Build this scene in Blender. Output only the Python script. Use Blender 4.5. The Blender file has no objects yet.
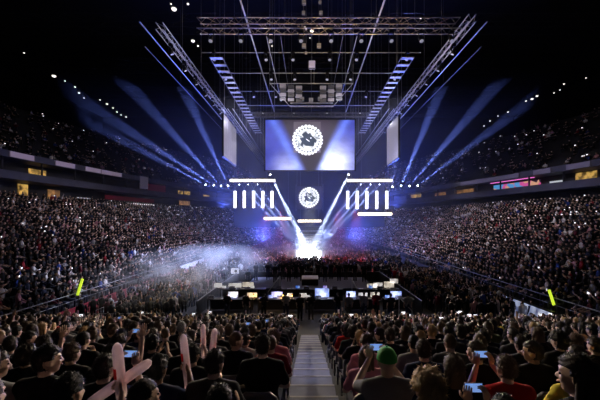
import bpy, bmesh, math, random
import numpy as np
from mathutils import Vector, Matrix, Euler, noise
random.seed(11)
rng = np.random.default_rng(5)
S = bpy.context.scene
COL = S.collection
PI = math.pi
H = 6.3            # eye height above the arena floor
F = 330.0          # focal length in pixels of the 600 px wide frame

def at(px, py, Y):
    return Vector(((px - 308) * Y / F, Y, H + (222 - py) * Y / F))

# ------------------------------------------------------------------ materials
MATS = {}
def mat(name, col, rough=0.6, metal=0.0, emit=None, strength=0.0, bump=0.0, bscale=40.0, var=0.0, vscale=6.0):
    if name in MATS: return MATS[name]
    m = bpy.data.materials.new(name); m.use_nodes = True
    nt = m.node_tree; b = nt.nodes['Principled BSDF']
    b.inputs['Base Color'].default_value = (*col, 1)
    b.inputs['Roughness'].default_value = rough
    b.inputs['Metallic'].default_value = metal
    if emit:
        b.inputs['Emission Color'].default_value = (*emit, 1)
        b.inputs['Emission Strength'].default_value = strength
    tc = None
    if var or bump:
        tc = nt.nodes.new('ShaderNodeTexCoord')
    if var:
        n = nt.nodes.new('ShaderNodeTexNoise'); n.inputs['Scale'].default_value = vscale
        nt.links.new(tc.outputs['Object'], n.inputs['Vector'])
        r = nt.nodes.new('ShaderNodeValToRGB')
        r.color_ramp.elements[0].position = .3; r.color_ramp.elements[1].position = .7
        r.color_ramp.elements[0].color = (*[c * (1 - var) for c in col], 1)
        r.color_ramp.elements[1].color = (*[min(1, c * (1 + var)) for c in col], 1)
        nt.links.new(n.outputs['Fac'], r.inputs['Fac'])
        nt.links.new(r.outputs['Color'], b.inputs['Base Color'])
    if bump:
        n = nt.nodes.new('ShaderNodeTexNoise'); n.inputs['Scale'].default_value = bscale
        nt.links.new(tc.outputs['Object'], n.inputs['Vector'])
        bp = nt.nodes.new('ShaderNodeBump'); bp.inputs['Strength'].default_value = bump
        nt.links.new(n.outputs['Fac'], bp.inputs['Height'])
        nt.links.new(bp.outputs['Normal'], b.inputs['Normal'])
    MATS[name] = m
    return m

def emat(name, col, s):
    return mat(name, tuple(min(1, c * .5) for c in col), .5, 0, col, s)

concrete = mat('dark_concrete', (.018, .018, .022), .8, var=.3, vscale=.8, bump=.2, bscale=8)
step_grey = mat('step_blue_lit', (.10, .11, .19), .55, var=.2, vscale=3)  # grey steps, with the bluish overhead light put into the colour
nosing_m = mat('step_nosing_paint', (.34, .34, .38), .5)
floor_m = mat('arena_floor', (.02, .02, .025), .7, var=.4, vscale=.5)
roof_m = mat('roof_black', (.008, .008, .01), .9, var=.3, vscale=.3)
wall_m = mat('wall_dark', (.03, .03, .04), .8, var=.3, vscale=.6)
ledge_m = mat('ledge_grey', (.06, .06, .085), .6, var=.15, vscale=1)
alu = mat('aluminium', (.62, .62, .64), .38, .35, var=.15, vscale=4)
alu_dark = mat('aluminium_dark', (.20, .20, .22), .45, .5, var=.2, vscale=4)
gold_lit_alu = mat('truss_gold_lit', (.62, .52, .36), .4, .35, var=.2, vscale=4)  # golden light on the aluminium truss put into its colour
black_pl = mat('black_plastic', (.012, .012, .014), .45, bump=.05)
black_mt = mat('black_metal', (.02, .02, .022), .4, .5, var=.2)
seat_m = mat('seat_plastic', (.05, .05, .075), .4, var=.1)
seat_f = mat('seat_fabric', (.03, .03, .05), .85, bump=.1, bscale=80)
cable_m = mat('steel_cable', (.35, .35, .37), .4, .6)
table_m = mat('desk_black', (.025, .025, .03), .5, var=.2)
skirt_m = mat('grey_skirting', (.09, .085, .11), .8, bump=.2, bscale=10, var=.2)
red_m = mat('red_banner', (.30, .012, .035), .7, var=.15)
white_m = mat('white_board', (.75, .72, .76), .6, var=.06)
stick_m = mat('inflatable_white', (.85, .68, .68), .3, var=.06, vscale=15)
def translucent(m, col, f):
    nt = m.node_tree; b = nt.nodes['Principled BSDF']; t = nt.nodes.new('ShaderNodeBsdfTranslucent'); t.inputs['Color'].default_value = (*col, 1)
    mx = nt.nodes.new('ShaderNodeMixShader'); mx.inputs[0].default_value = f
    nt.links.new(b.outputs[0], mx.inputs[1]); nt.links.new(t.outputs[0], mx.inputs[2]); nt.links.new(mx.outputs[0], nt.nodes['Material Output'].inputs['Surface'])
translucent(stick_m, (.95,.84,.85), .5)
stick_r = mat('inflatable_red', (.6, .015, .015), .3); translucent(stick_r, (.9,.02,.02), .5)
paper_m = mat('paper', (.8, .78, .74), .8)

# ------------------------------------------------------------------ mesh helpers
class MB:
    def __init__(s): s.v = []; s.f = []; s.m = []
    def add(s, vs, fs, mi=0):
        o = len(s.v); s.v += [tuple(v) for v in vs]
        s.f += [tuple(i + o for i in f) for f in fs]; s.m += [mi] * len(fs)
        return s
    def box(s, x0, x1, y0, y1, z0, z1, mi=0):
        v = [(x0,y0,z0),(x1,y0,z0),(x1,y1,z0),(x0,y1,z0),(x0,y0,z1),(x1,y0,z1),(x1,y1,z1),(x0,y1,z1)]
        f = [(0,3,2,1),(4,5,6,7),(0,1,5,4),(1,2,6,5),(2,3,7,6),(3,0,4,7)]
        return s.add(v, f, mi)
    def cbox(s, c, sz, rot=None, mi=0):
        x, y, z = [a / 2 for a in sz]
        R = rot if rot else Matrix.Identity(3)
        v = [Vector(c) + R @ Vector(p) for p in [(-x,-y,-z),(x,-y,-z),(x,y,-z),(-x,y,-z),(-x,-y,z),(x,-y,z),(x,y,z),(-x,y,z)]]
        f = [(0,3,2,1),(4,5,6,7),(0,1,5,4),(1,2,6,5),(2,3,7,6),(3,0,4,7)]
        return s.add(v, f, mi)
    def tube(s, p0, p1, r0, r1=None, n=8, mi=0):
        p0, p1 = Vector(p0), Vector(p1); r1 = r0 if r1 is None else r1
        d = (p1 - p0)
        if d.length < 1e-6: return s
        q = d.to_track_quat('Z', 'Y').to_matrix()
        v = []
        for p, r in ((p0, r0), (p1, r1)):
            for k in range(n):
                a = 2 * PI * k / n
                v.append(p + q @ Vector((r * math.cos(a), r * math.sin(a), 0)))
        f = [(k, (k + 1) % n, n + (k + 1) % n, n + k) for k in range(n)]
        f += [tuple(range(n - 1, -1, -1)), tuple(range(n, 2 * n))]
        return s.add(v, f, mi)
    def poly(s, pts, r, n=6, mi=0):
        for a, b in zip(pts[:-1], pts[1:]): s.tube(a, b, r, n=n, mi=mi)
        return s
    def capsule(s, p0, r0, p1, r1, n=10, k=4, mi=0, flat=1.0, up=None):
        p0, p1 = Vector(p0), Vector(p1); d = p1 - p0
        q = (d if d.length > 1e-6 else Vector((0,0,1))).to_track_quat('Z', 'Y').to_matrix()
        rings = []
        for j in range(k + 1):
            a = -PI / 2 + PI / 2 * j / k
            rings.append((p0, r0 * math.cos(a), r0 * math.sin(a)))
        for j in range(k + 1):
            a = PI / 2 * j / k
            rings.append((p1, r1 * math.cos(a), r1 * math.sin(a)))
        v = []
        for p, r, z in rings:
            r = max(r, 1e-4)
            for i in range(n):
                a = 2 * PI * i / n
                v.append(p + q @ Vector((r * math.cos(a) * flat, r * math.sin(a), z)))
        f = []
        for j in range(len(rings) - 1):
            for i in range(n):
                f.append((j*n+i, j*n+(i+1)%n, (j+1)*n+(i+1)%n, (j+1)*n+i))
        f += [tuple(range(n - 1, -1, -1)), tuple(range((len(rings)-1)*n, len(rings)*n))]
        return s.add(v, f, mi)
    def ell(s, c, r, rot=None, n=14, k=10, mi=0):
        R = rot if rot else Matrix.Identity(3); c = Vector(c)
        v = [c + R @ Vector((0,0,-r[2]))]
        for j in range(1, k):
            a = -PI/2 + PI*j/k
            for i in range(n):
                b = 2*PI*i/n
                v.append(c + R @ Vector((r[0]*math.cos(a)*math.cos(b), r[1]*math.cos(a)*math.sin(b), r[2]*math.sin(a))))
        v.append(c + R @ Vector((0,0,r[2])))
        f = [(0, 1+(i+1)%n, 1+i) for i in range(n)]
        for j in range(k-2):
            for i in range(n):
                f.append((1+j*n+i, 1+j*n+(i+1)%n, 1+(j+1)*n+(i+1)%n, 1+(j+1)*n+i))
        t = len(v)-1; b0 = 1+(k-2)*n
        f += [(b0+i, b0+(i+1)%n, t) for i in range(n)]
        return s.add(v, f, mi)
    def mesh(s, name, mats, smooth=False):
        me = bpy.data.meshes.new(name)
        me.from_pydata(s.v, [], s.f)
        for m in (mats if isinstance(mats, (list, tuple)) else [mats]): me.materials.append(m)
        if any(s.m): me.polygons.foreach_set('material_index', s.m)
        if smooth: me.polygons.foreach_set('use_smooth', [True]*len(s.f))
        me.update()
        return me

def link(name, me, parent=None, loc=None, rz=0.0, bevel=0):
    o = bpy.data.objects.new(name, me); COL.objects.link(o)
    if parent: o.parent = parent
    if loc is not None: o.location = loc
    if rz: o.rotation_euler = (0, 0, rz)
    if bevel:
        b = o.modifiers.new('b', 'BEVEL'); b.width = bevel; b.segments = 2; b.limit_method = 'ANGLE'
    return o

def tag(o, label=None, cat=None, group=None, kind=None):
    if label:
        assert 4 <= len(label.split()) <= 16, label
        o['label'] = label
    if cat: o['category'] = cat
    if group: o['group'] = group
    if kind: o['kind'] = kind
    return o

def empty(name, loc, label, cat, group=None, rz=0):
    o = bpy.data.objects.new(name, None); COL.objects.link(o)
    o.location = loc; o.rotation_euler = (0, 0, rz); o.empty_display_size = .2
    return tag(o, label, cat, group)

def part(name, mb, m, parent, smooth=False, label=None, bevel=0):
    o = link(name, mb.mesh(name, m, smooth), parent, bevel=bevel)
    if label: o['label'] = label
    return o

def copy_tree(o, parent=None):
    c = o.copy(); COL.objects.link(c)
    if parent: c.parent = parent
    for ch in o.children: copy_tree(ch, c)
    return c

def structure(name, mb, m, smooth=False):
    o = link(name, mb.mesh(name, m, smooth)); o['kind'] = 'structure'
    return o

ORD = 'zeroth first second third fourth fifth sixth seventh eighth ninth tenth eleventh twelfth thirteenth fourteenth fifteenth sixteenth seventeenth eighteenth nineteenth twentieth'.split()
def ordw(n):
    if n < len(ORD): return ORD[n]
    tens = {2: 'twenty', 3: 'thirty', 4: 'forty', 5: 'fifty'}
    if n % 10 == 0: return {20:'twentieth',30:'thirtieth',40:'fortieth',50:'fiftieth'}[n]
    return tens[n // 10] + '-' + ORD[n % 10]

# ------------------------------------------------------------------ camera
cam = bpy.data.cameras.new('camera'); co = bpy.data.objects.new('camera', cam); COL.objects.link(co)
co.location = (0, 0, H); co.rotation_euler = (PI/2, 0, 0)
cam.sensor_width = 36; cam.lens = 36 * F / 600
cam.shift_x = -8/600; cam.shift_y = 22/600
cam.clip_end = 400; cam.clip_start = .05
S.camera = co
S.view_settings.view_transform = 'Standard'; S.view_settings.look = 'None'
S.view_settings.gamma = 1; S.view_settings.exposure = 0
W = bpy.data.worlds.new('world'); S.world = W; W.use_nodes = True
W.node_tree.nodes['Background'].inputs['Color'].default_value = (.01, .012, .02, 1)
W.node_tree.nodes['Background'].inputs['Strength'].default_value = .02

# ------------------------------------------------------------------ bowl paths
def smooth_path(pts, step=1.0):
    P = [Vector((p[0], p[1], 0)) for p in pts]
    out = []
    for i in range(len(P) - 1):
        p0 = P[max(i-1, 0)]; p1 = P[i]; p2 = P[i+1]; p3 = P[min(i+2, len(P)-1)]
        n = 12
        for k in range(n):
            t = k / n
            out.append(.5 * ((2*p1) + (p2-p0)*t + (2*p0-5*p1+4*p2-p3)*t*t + (3*p1-p0-3*p2+p3)*t**3))
    out.append(P[-1])
    return out
def resample(path, n):
    L = [0]
    for a, b in zip(path[:-1], path[1:]): L.append(L[-1] + (b-a).length)
    res = []; j = 0
    for i in range(n):
        t = L[-1]*i/(n-1)
        while j < len(L)-2 and L[j+1] < t: j += 1
        u = (t-L[j])/max(1e-9, L[j+1]-L[j])
        res.append(path[j].lerp(path[j+1], min(1, u)))
    return res
NP = 60
LB = resample(smooth_path([(-13.9,9),(-13.9,25),(-13.9,42),(-13.5,60),(-12,75),(-6.5,86)]), NP)
LT = resample(smooth_path([(-34,9),(-33.8,25),(-33,41),(-28,64),(-20,80),(-8,98)]), NP)
RB = resample(smooth_path([(13.9,9),(13.9,25),(14.2,42),(14.6,60),(13,75),(7.5,86)]), NP)
RT = resample(smooth_path([(34,9),(33.5,25),(31.5,39),(24.5,64),(18,80),(9,98)]), NP)
NR = 25
def rowpath(B, T, r):
    u = r / NR
    return [b.lerp(t, u) for b, t in zip(B, T)]

def normals_out(path, side):
    res = []
    for i in range(len(path)):
        d = path[min(i+1, len(path)-1)] - path[max(i-1, 0)]
        n = Vector((-d.y, d.x, 0)).normalized()
        if n.x * side < 0 and abs(n.x) > .05: n = -n
        if abs(n.x) <= .05 and n.y < 0: n = -n
        res.append(n)
    return res

def sweep(mb, path, nrm, profile, i0=0, i1=None, mi=0):
    """closed profile [(offset outwards, z)] swept along the path"""
    i1 = len(path) if i1 is None else i1
    k = len(profile); v = []; f = []
    for i in range(i0, i1):
        for off, z in profile:
            p = path[i] + nrm[i]*off
            v.append((p.x, p.y, z))
    n = i1 - i0
    for i in range(n-1):
        for j in range(k):
            f.append((i*k+j, i*k+(j+1)%k, (i+1)*k+(j+1)%k, (i+1)*k+j))
    f.append(tuple(range(k-1, -1, -1))); f.append(tuple((n-1)*k+j for j in range(k)))
    mb.add(v, f, mi)

ZB = 1.15; ZTL = 8.5; ZTR = 8.1   # tread heights of the lowest and the highest row
def stand(name, B, T, side, zt):
    mb = MB()
    v = []; f = []
    for r in range(NR + 1):
        p = rowpath(B, T, r)
        z = ZB + (zt-ZB)*r/NR
        zp = ZB + (zt-ZB)*(r-1)/NR if r else 0.0
        for z_ in (zp, z):
            v += [(q.x, q.y, z_) for q in p]
    for r in range(2*NR + 1):
        for i in range(NP-1):
            a = r*NP+i
            f.append((a, a+1, a+NP+1, a+NP))
    mb.add(v, f)
    o = structure(name, mb, concrete)
    return o
stand('stand_left', LB, LT, -1, ZTL)
stand('stand_right', RB, RT, 1, ZTR)

# floor, roof, back wall
structure('floor', MB().box(-75, 75, -14, 120, -.3, 0), floor_m)
structure('ceiling', MB().box(-75, 75, -14, 120, 44, 44.5), roof_m)
structure('wall_back', MB().box(-75, 75, 119, 120, 0, 44), roof_m)
structure('wall_left', MB().box(-75, -74, -14, 120, 0, 44), roof_m)
structure('wall_right', MB().box(74, 75, -14, 120, 0, 44), roof_m)
structure('wall_front', MB().box(-75, 75, -14.5, -14, 0, 44), roof_m)

# suite level: back wall, ledge, parapet, upper tier
def suites(side, T, zt, zl, zp):
    nm = normals_out(T, side)
    s = 'left' if side < 0 else 'right'
    mb = MB(); sweep(mb, T, nm, [(2.6, 0), (3.0, 0), (3.0, zp+.6), (2.6, zp+.6)])
    structure('suite_wall_' + s, mb, wall_m)
    mb = MB(); sweep(mb, T, nm, [(0, zt-.6), (2.6, zt-.6), (2.6, zt), (0, zt)])
    structure('concourse_floor_' + s, mb, concrete)
    mb = MB(); sweep(mb, T, nm, [(-.3, zl-.55), (2.6, zl-.55), (2.6, zl-.25), (-.1, zl-.25), (-.1, zl+.35), (-.3, zl+.35)])
    structure('balcony_ledge_' + s, mb, ledge_m)
    mb = MB(); sweep(mb, T, nm, [(-.2, zp-.35), (2.6, zp-.35), (2.6, zp), (0, zp+.4), (-.2, zp+.4)])
    structure('parapet_' + s, mb, ledge_m)
    # upper tier, stepped
    mb = MB(); v = []; f = []
    R2 = 16
    for r in range(R2+1):
        for off, z in ((1.2+r*1.1, zp+.2+max(r-1,0)*.72), (1.2+r*1.1, zp+.2+r*.72)):
            for i in range(NP):
                p = T[i] + nm[i]*off
                v.append((p.x, p.y, z))
    for r in range(2*R2+1):
        for i in range(NP-1):
            a = r*NP+i; f.append((a, a+1, a+NP+1, a+NP))
    mb.add(v, f)
    structure('upper_tier_' + s, mb, concrete)
    # dividing piers of the suites
    for i in range(2, NP-2, 3):
        p = T[i]; q = T[i]+nm[i]*2.6
        mb = MB(); mb.tube((p+nm[i]*.3).to_tuple()[:2]+(zl-.3,), (p+nm[i]*.3).to_tuple()[:2]+(zp-.3,), .12, n=6)
        o = structure('trim_%d' % (i + (100 if side > 0 else 0)), mb, wall_m)
    return nm
LN = suites(-1, LT, ZTL+.35, 11.7, 13.9)
RN = suites(1, RT, ZTR+.35, 10.85, 12.85)

def on_path(T, nm, px, side):
    """point of a path seen in direction px from the camera, with its outward normal"""
    k = (px - 308)/F
    best = min(range(NP-1), key=lambda i: abs(((T[i]+T[i+1])/2).x - k*((T[i]+T[i+1])/2).y))
    a, b = T[best], T[best+1]
    u = (k*a.y - a.x) / ((b.x-a.x) - k*(b.y-a.y))
    u = min(1, max(0, u))
    return a.lerp(b, u), nm[best].lerp(nm[best+1], u).normalized(), (b-a).normalized()

def facade_panel(name, T, nm, px0, px1, z0, z1, off, th, m, label=None, cat=None, group=None, kind=None, nseg=4):
    side = -1 if px0 < 308 else 1
    mb = MB(); v = []; f = []
    for i in range(nseg+1):
        p, n, t = on_path(T, nm, px0+(px1-px0)*i/nseg, side)
        a = p+n*off; b = p+n*(off+th)
        v += [(a.x,a.y,z0),(b.x,b.y,z0),(b.x,b.y,z1),(a.x,a.y,z1)]
    for i in range(nseg):
        for j in range(4): f.append((i*4+j, i*4+(j+1)%4, (i+1)*4+(j+1)%4, (i+1)*4+j))
    f.append((3,2,1,0)); f.append(tuple(nseg*4+j for j in range(4)))
    mb.add(v, f)
    o = link(name, mb.mesh(name, m))
    return tag(o, label, cat, group, kind)

ad_m = emat('ribbon_screen', (.55, .42, .60), .22)
ad_m2 = emat('ribbon_screen_dim', (.30, .26, .38), .10)
for a, b, lab, mm in [(8,32,'pale ribbon screen on left parapet, nearest the picture edge',ad_m),(54,73,'pale ribbon screen on left parapet, second from the picture edge',ad_m),
                  (84,99,'pale ribbon screen on left parapet, third from the picture edge',ad_m),(100,120,'pale ribbon screen on left parapet above the cross-shaped bracket',ad_m),
                  ]:
    facade_panel('ribbon_screen', LT, LN, a, b, 13.62, 14.22, -.32, .1, mm, lab, 'screen', 'ribbon screens on the parapets')
for a, b, lab, mm in [(535,552,'dim ribbon screen on right parapet beside pink suite',ad_m2),(568,592,'dim ribbon screen on right parapet, nearest the picture edge',ad_m2),
                      (462,520,'long dim ribbon screen on right parapet above the pink suite',ad_m2)]:
    facade_panel('ribbon_screen', RT, RN, a, b, 12.55, 13.15, -.32, .1, mm, lab, 'screen', 'ribbon screens on the parapets')
yel = emat('lit_room_yellow', (1.0, .60, .14), .4)
ora = emat('lit_room_orange', (1.0, .50, .16), .22)
def uneven(m):
    nt = m.node_tree; b = nt.nodes['Principled BSDF']; tc = nt.nodes.new('ShaderNodeTexCoord'); n = nt.nodes.new('ShaderNodeTexNoise'); n.inputs['Scale'].default_value = 1.8
    nt.links.new(tc.outputs['Object'], n.inputs['Vector']); r = nt.nodes.new('ShaderNodeMapRange'); r.inputs[1].default_value = .4; r.inputs[2].default_value = .62; r.inputs[3].default_value = .02; r.inputs[4].default_value = b.inputs['Emission Strength'].default_value*1.5
    nt.links.new(n.outputs['Fac'], r.inputs[0]); nt.links.new(r.outputs[0], b.inputs['Emission Strength'])
uneven(yel); uneven(ora)
cool = emat('lit_room_cool', (.75, .8, .9), .6)
k = 1
def lit(T, nm, p0, p1, z0, z1, m, kind='window'):
    global k
    o = facade_panel('%s_%d' % (kind, k), T, nm, p0, p1, z0, z1, 2.45, .1, m, kind='structure'); k += 1
lit(LT, LN, 46, 62, 12.2, 13.1, yel); lit(LT, LN, 36, 45, 9.6, 11.0, yel, 'door'); lit(LT, LN, 64, 75, 9.3, 10.7, ora, 'door')
lit(LT, LN, 168, 172, 12.1, 13.4, ora); lit(LT, LN, 187, 198, 12.2, 13.1, yel); lit(LT, LN, 188, 198, 10.0, 10.9, ora, 'door'); lit(LT, LN, 211, 217, 12.0, 12.7, yel)
lit(RT, RN, 560, 580, 11.5, 12.4, yel); lit(RT, RN, 444, 462, 11.6, 12.2, ora); lit(RT, RN, 402, 412, 11.7, 12.4, yel); lit(RT, RN, 425, 435, 11.6, 12.2, ora)
# pink and blue suite on the right
def party_mat():
    m = bpy.data.materials.new('party_suite'); m.use_nodes = True; nt = m.node_tree
    b = nt.nodes['Principled BSDF']; tc = nt.nodes.new('ShaderNodeTexCoord')
    vo = nt.nodes.new('ShaderNodeTexVoronoi'); vo.inputs['Scale'].default_value = 1.1
    nt.links.new(tc.outputs['Object'], vo.inputs['Vector'])
    r = nt.nodes.new('ShaderNodeValToRGB'); r.color_ramp.interpolation = 'CONSTANT'
    cols = [(0,(.9,.12,.45)),(.3,(.10,.45,.95)),(.45,(.02,.01,.03)),(.62,(.8,.18,.35)),(.8,(.95,.5,.3))]
    e = r.color_ramp.elements; e[0].position = 0; e[0].color = (*cols[0][1],1); e[1].position = .3; e[1].color = (*cols[1][1],1)
    for p, c in cols[2:]:
        x = e.new(p); x.color = (*c,1)
    sep = nt.nodes.new('ShaderNodeSeparateColor'); nt.links.new(vo.outputs['Color'], sep.inputs['Color'])
    nt.links.new(sep.outputs['Red'], r.inputs['Fac'])
    nt.links.new(r.outputs['Color'], b.inputs['Emission Color']); b.inputs['Emission Strength'].default_value = .6
    b.inputs['Base Color'].default_value = (.05,.02,.05,1)
    return m
facade_panel('suite_screen', RT, RN, 482, 527, 11.2, 12.2, 2.3, .12, party_mat(), 'colourful pink and blue screen glowing inside right suite', 'screen', nseg=8)
facade_panel('strip_light', RT, RN, 484, 527, 12.42, 12.5, 1.2, .12, emat('pink_strip', (1,.2,.7), 1.2), 'pink strip light above the colourful right suite screen', 'light')
facade_panel('suite_window', RT, RN, 536, 548, 11.25, 11.75, 2.3, .12, emat('suite_tv', (.8,.85,.9), .5), 'small white lit window in dark right suite', 'window')
facade_panel('banner', LT, LN, 148, 166, 12.1, 13.3, .1, .08, red_m, 'dark red banner hanging in left suite opening', 'banner')
facade_panel('banner', LT, LN, 110, 158, 9.9, 10.6, .9, .08, red_m, 'long dark red banner under the left balcony', 'banner')
facade_panel('end_screen', LT, LN, 139, 147, 12.2, 14.4, -.25, .12, ad_m2, 'tall pale end panel of the left parapet', 'panel')
facade_panel('strip_light', LT, LN, 127, 154, 9.35, 9.52, -.1, .1, emat('white_strip', (1,.93,.95), 1.0), 'long white strip light along top of left lower stand', 'light')
facade_panel('strip_light', LT, LN, 83, 96, 9.75, 9.85, 1.0, .1, emat('white_strip2', (.9,.9,1), .5), 'short white strip light beside orange doorway', 'light')

# upper tier edge lamps: small catwalk lamps
lamp_em = emat('small_lamp_glow', (1, .93, .85), 1.5)
def small_lamp(p, label, group, r=.1):
    e = empty('ceiling_lamp', p, label, 'lamp', group)
    part('lamp_housing', MB().tube((0,0,.05),(0,0,.3),r*1.3,r*.6,8).tube((0,0,.3),(0,0,1.0),.02,n=5), black_mt, e)
    part('lamp_lens', MB().ell((0,0,0),(r,r,r*.7)), lamp_em, e, True)
    return e
ups = [(24,53,.12),(54,76,.28),(65,81,.1),(75,87,.13),(79,93,.15),(84,98,.1),(100,100,.1),(107,104,.16),(113,108,.12),(117,112,.12),(121,115,.1),(126,117,.12)]
for i, (x, y, r) in enumerate(ups):
    small_lamp(at(x, y, 50), 'tiny white lamp in the dark, %s along the left roof row' % ordw(i+1), 'lamps along the left roof edge', r)
ups = [(586,78,.1),(564,84,.13),(560,90,.1),(554,93,.1),(537,96,.18),(532,99,.2),(526,101,.12),(508,112,.12),(498,116,.1),(490,121,.1),(484,126,.1)]
for i, (x, y, r) in enumerate(ups):
    small_lamp(at(x, y, 52), 'tiny white lamp in the dark, %s along the right roof row' % ordw(i+1), 'lamps along the right roof edge', r)

# ------------------------------------------------------------------ near stand
ROWD = .85
ROWS = [2.15 + ROWD*i for i in range(19)]
AX0, AX1 = -.38, .55
def tread(Y): return 4.53 - .25*Y
SIDEX = 13.7
for s, (xa, xb) in (('left', (-SIDEX, AX0)), ('right', (AX1, SIDEX))):
    mb = MB()
    for i, Y in enumerate([-.4, .45, 1.3] + ROWS):
        z = tread(Y)
        if z <= .02: continue
        mb.box(xa, xb, Y-.42, Y+.43, 0, z)
    structure('near_stand_' + s, mb, concrete)
mb = MB(); nb = MB()
for i, Y in enumerate([-.4, .45, 1.3] + ROWS):
    z = tread(Y)
    if z <= .02: continue
    mb.box(AX0+.002, AX1-.002, Y-.42, Y+.43, 0, z)
    nb.box(AX0+.01, AX1-.01, Y+.38, Y+.435, z-.03, z+.006)
st = structure('stairs', mb, step_grey)
part('step_nosing', nb, nosing_m, st, label='pale worn nosings')

# ------------------------------------------------------------------ people
SKINS = [mat('skin_a', (.60,.40,.30), .5), mat('skin_b', (.68,.47,.37), .5), mat('skin_c', (.50,.32,.22), .5), mat('skin_d', (.26,.15,.09), .5)]
HAIRS = {'black': mat('hair_black', (.012,.010,.009), .6, bump=.5, bscale=110), 'dark brown': mat('hair_dark_brown', (.035,.022,.014), .6, bump=.5, bscale=110),
         'brown': mat('hair_brown', (.10,.06,.03), .6, bump=.5, bscale=110), 'fair': mat('hair_fair', (.42,.27,.11), .6, bump=.5, bscale=110), 'grey': mat('hair_grey', (.3,.29,.28), .6, bump=.6, bscale=90)}
SHIRTS = {'black': (.012,.012,.014), 'charcoal': (.03,.03,.034), 'navy': (.012,.018,.05), 'dark grey': (.06,.06,.065), 'grey': (.2,.2,.21), 'white': (.7,.68,.66),
          'red': (.45,.02,.02), 'dark red': (.16,.012,.02), 'blue': (.03,.08,.35), 'pink': (.5,.2,.26), 'olive': (.06,.07,.03), 'yellow': (.7,.6,.08)}
SHIRT_M = {k_: mat('cloth_' + k_.replace(' ', '_'), v_, .85, bump=.25, bscale=45) for k_, v_ in SHIRTS.items()}
TROUSER_M = [mat('denim', (.02,.028,.06), .85, bump=.2, bscale=80), mat('black_cotton', (.012,.012,.013), .85, bump=.2, bscale=80), mat('grey_cotton', (.07,.07,.07), .85, bump=.2, bscale=80)]
for m_ in list(SHIRT_M.values()) + TROUSER_M: m_.node_tree.nodes['Principled BSDF'].inputs['Specular IOR Level'].default_value = .08
eye_m = mat('eye_dark', (.02,.015,.012), .2); lip_m = mat('lips', (.35,.13,.11), .5)
cap_green = mat('cap_green', (.03,.42,.05), .7, bump=.3, bscale=60)

def remesh(mb, vox, dec=1.0, smooth=3):
    me = bpy.data.meshes.new('tmp'); me.from_pydata(mb.v, [], mb.f); me.update()
    o = bpy.data.objects.new('tmp', me); COL.objects.link(o)
    r = o.modifiers.new('r', 'REMESH'); r.mode = 'VOXEL'; r.voxel_size = vox; r.adaptivity = 0
    s = o.modifiers.new('s', 'SMOOTH'); s.iterations = smooth; s.factor = .5
    if dec < 1:
        d = o.modifiers.new('d', 'DECIMATE'); d.ratio = dec
    dg = bpy.context.evaluated_depsgraph_get()
    e = o.evaluated_get(dg); m2 = e.to_mesh()
    out = MB()
    out.v = [tuple(v.co) for v in m2.vertices]; out.f = [tuple(p.vertices) for p in m2.polygons]; out.m = [0]*len(out.f)
    e.to_mesh_clear(); bpy.data.objects.remove(o); bpy.data.meshes.remove(me)
    return out

def hand(mb, wrist, d, nrm, side, curl=.5, k=1.0):
    """palm, four fingers and a thumb; d = hand direction, nrm = back-of-hand normal, side = +1 right hand"""
    d = Vector(d).normalized(); nrm = Vector(nrm); nrm = (nrm - d*nrm.dot(d)).normalized()
    t = d.cross(nrm) * side        # across the palm towards the thumb
    w = Vector(wrist)
    R = Matrix((t, d, nrm)).transposed()
    mb.ell(w + d*.045*k, (.041*k, .056*k, .017*k), R, 10, 6)
    for j, (off, L) in enumerate(((.030, .072), (.010, .082), (-.011, .076), (-.030, .058))):
        p = w + d*.082*k + t*off*k
        dirv = d.copy(); ax = t
        seg = [L*.45, L*.3, L*.25]; r = .0092
        for s_ in range(3):
            rot = Matrix.Rotation(-curl*(.55 if s_ == 0 else .8)*side, 3, ax)
            dirv = rot @ dirv
            q = p + dirv*seg[s_]*k
            mb.capsule(p, r*k, q, r*.9*k, 6, 2); r *= .9; p = q
    p = w + d*.025*k + t*.034*k
    dv = (d*.75 + t*.8 - nrm*.25).normalized()
    q = p + dv*.036*k; mb.capsule(p, .0115*k, q, .0105*k, 6, 2)
    dv = (d*1.0 + t*.25 - nrm*.45*(1+curl)).normalized(); mb.capsule(q, .0105*k, q + dv*.032*k, .009*k, 6, 2)

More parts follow.
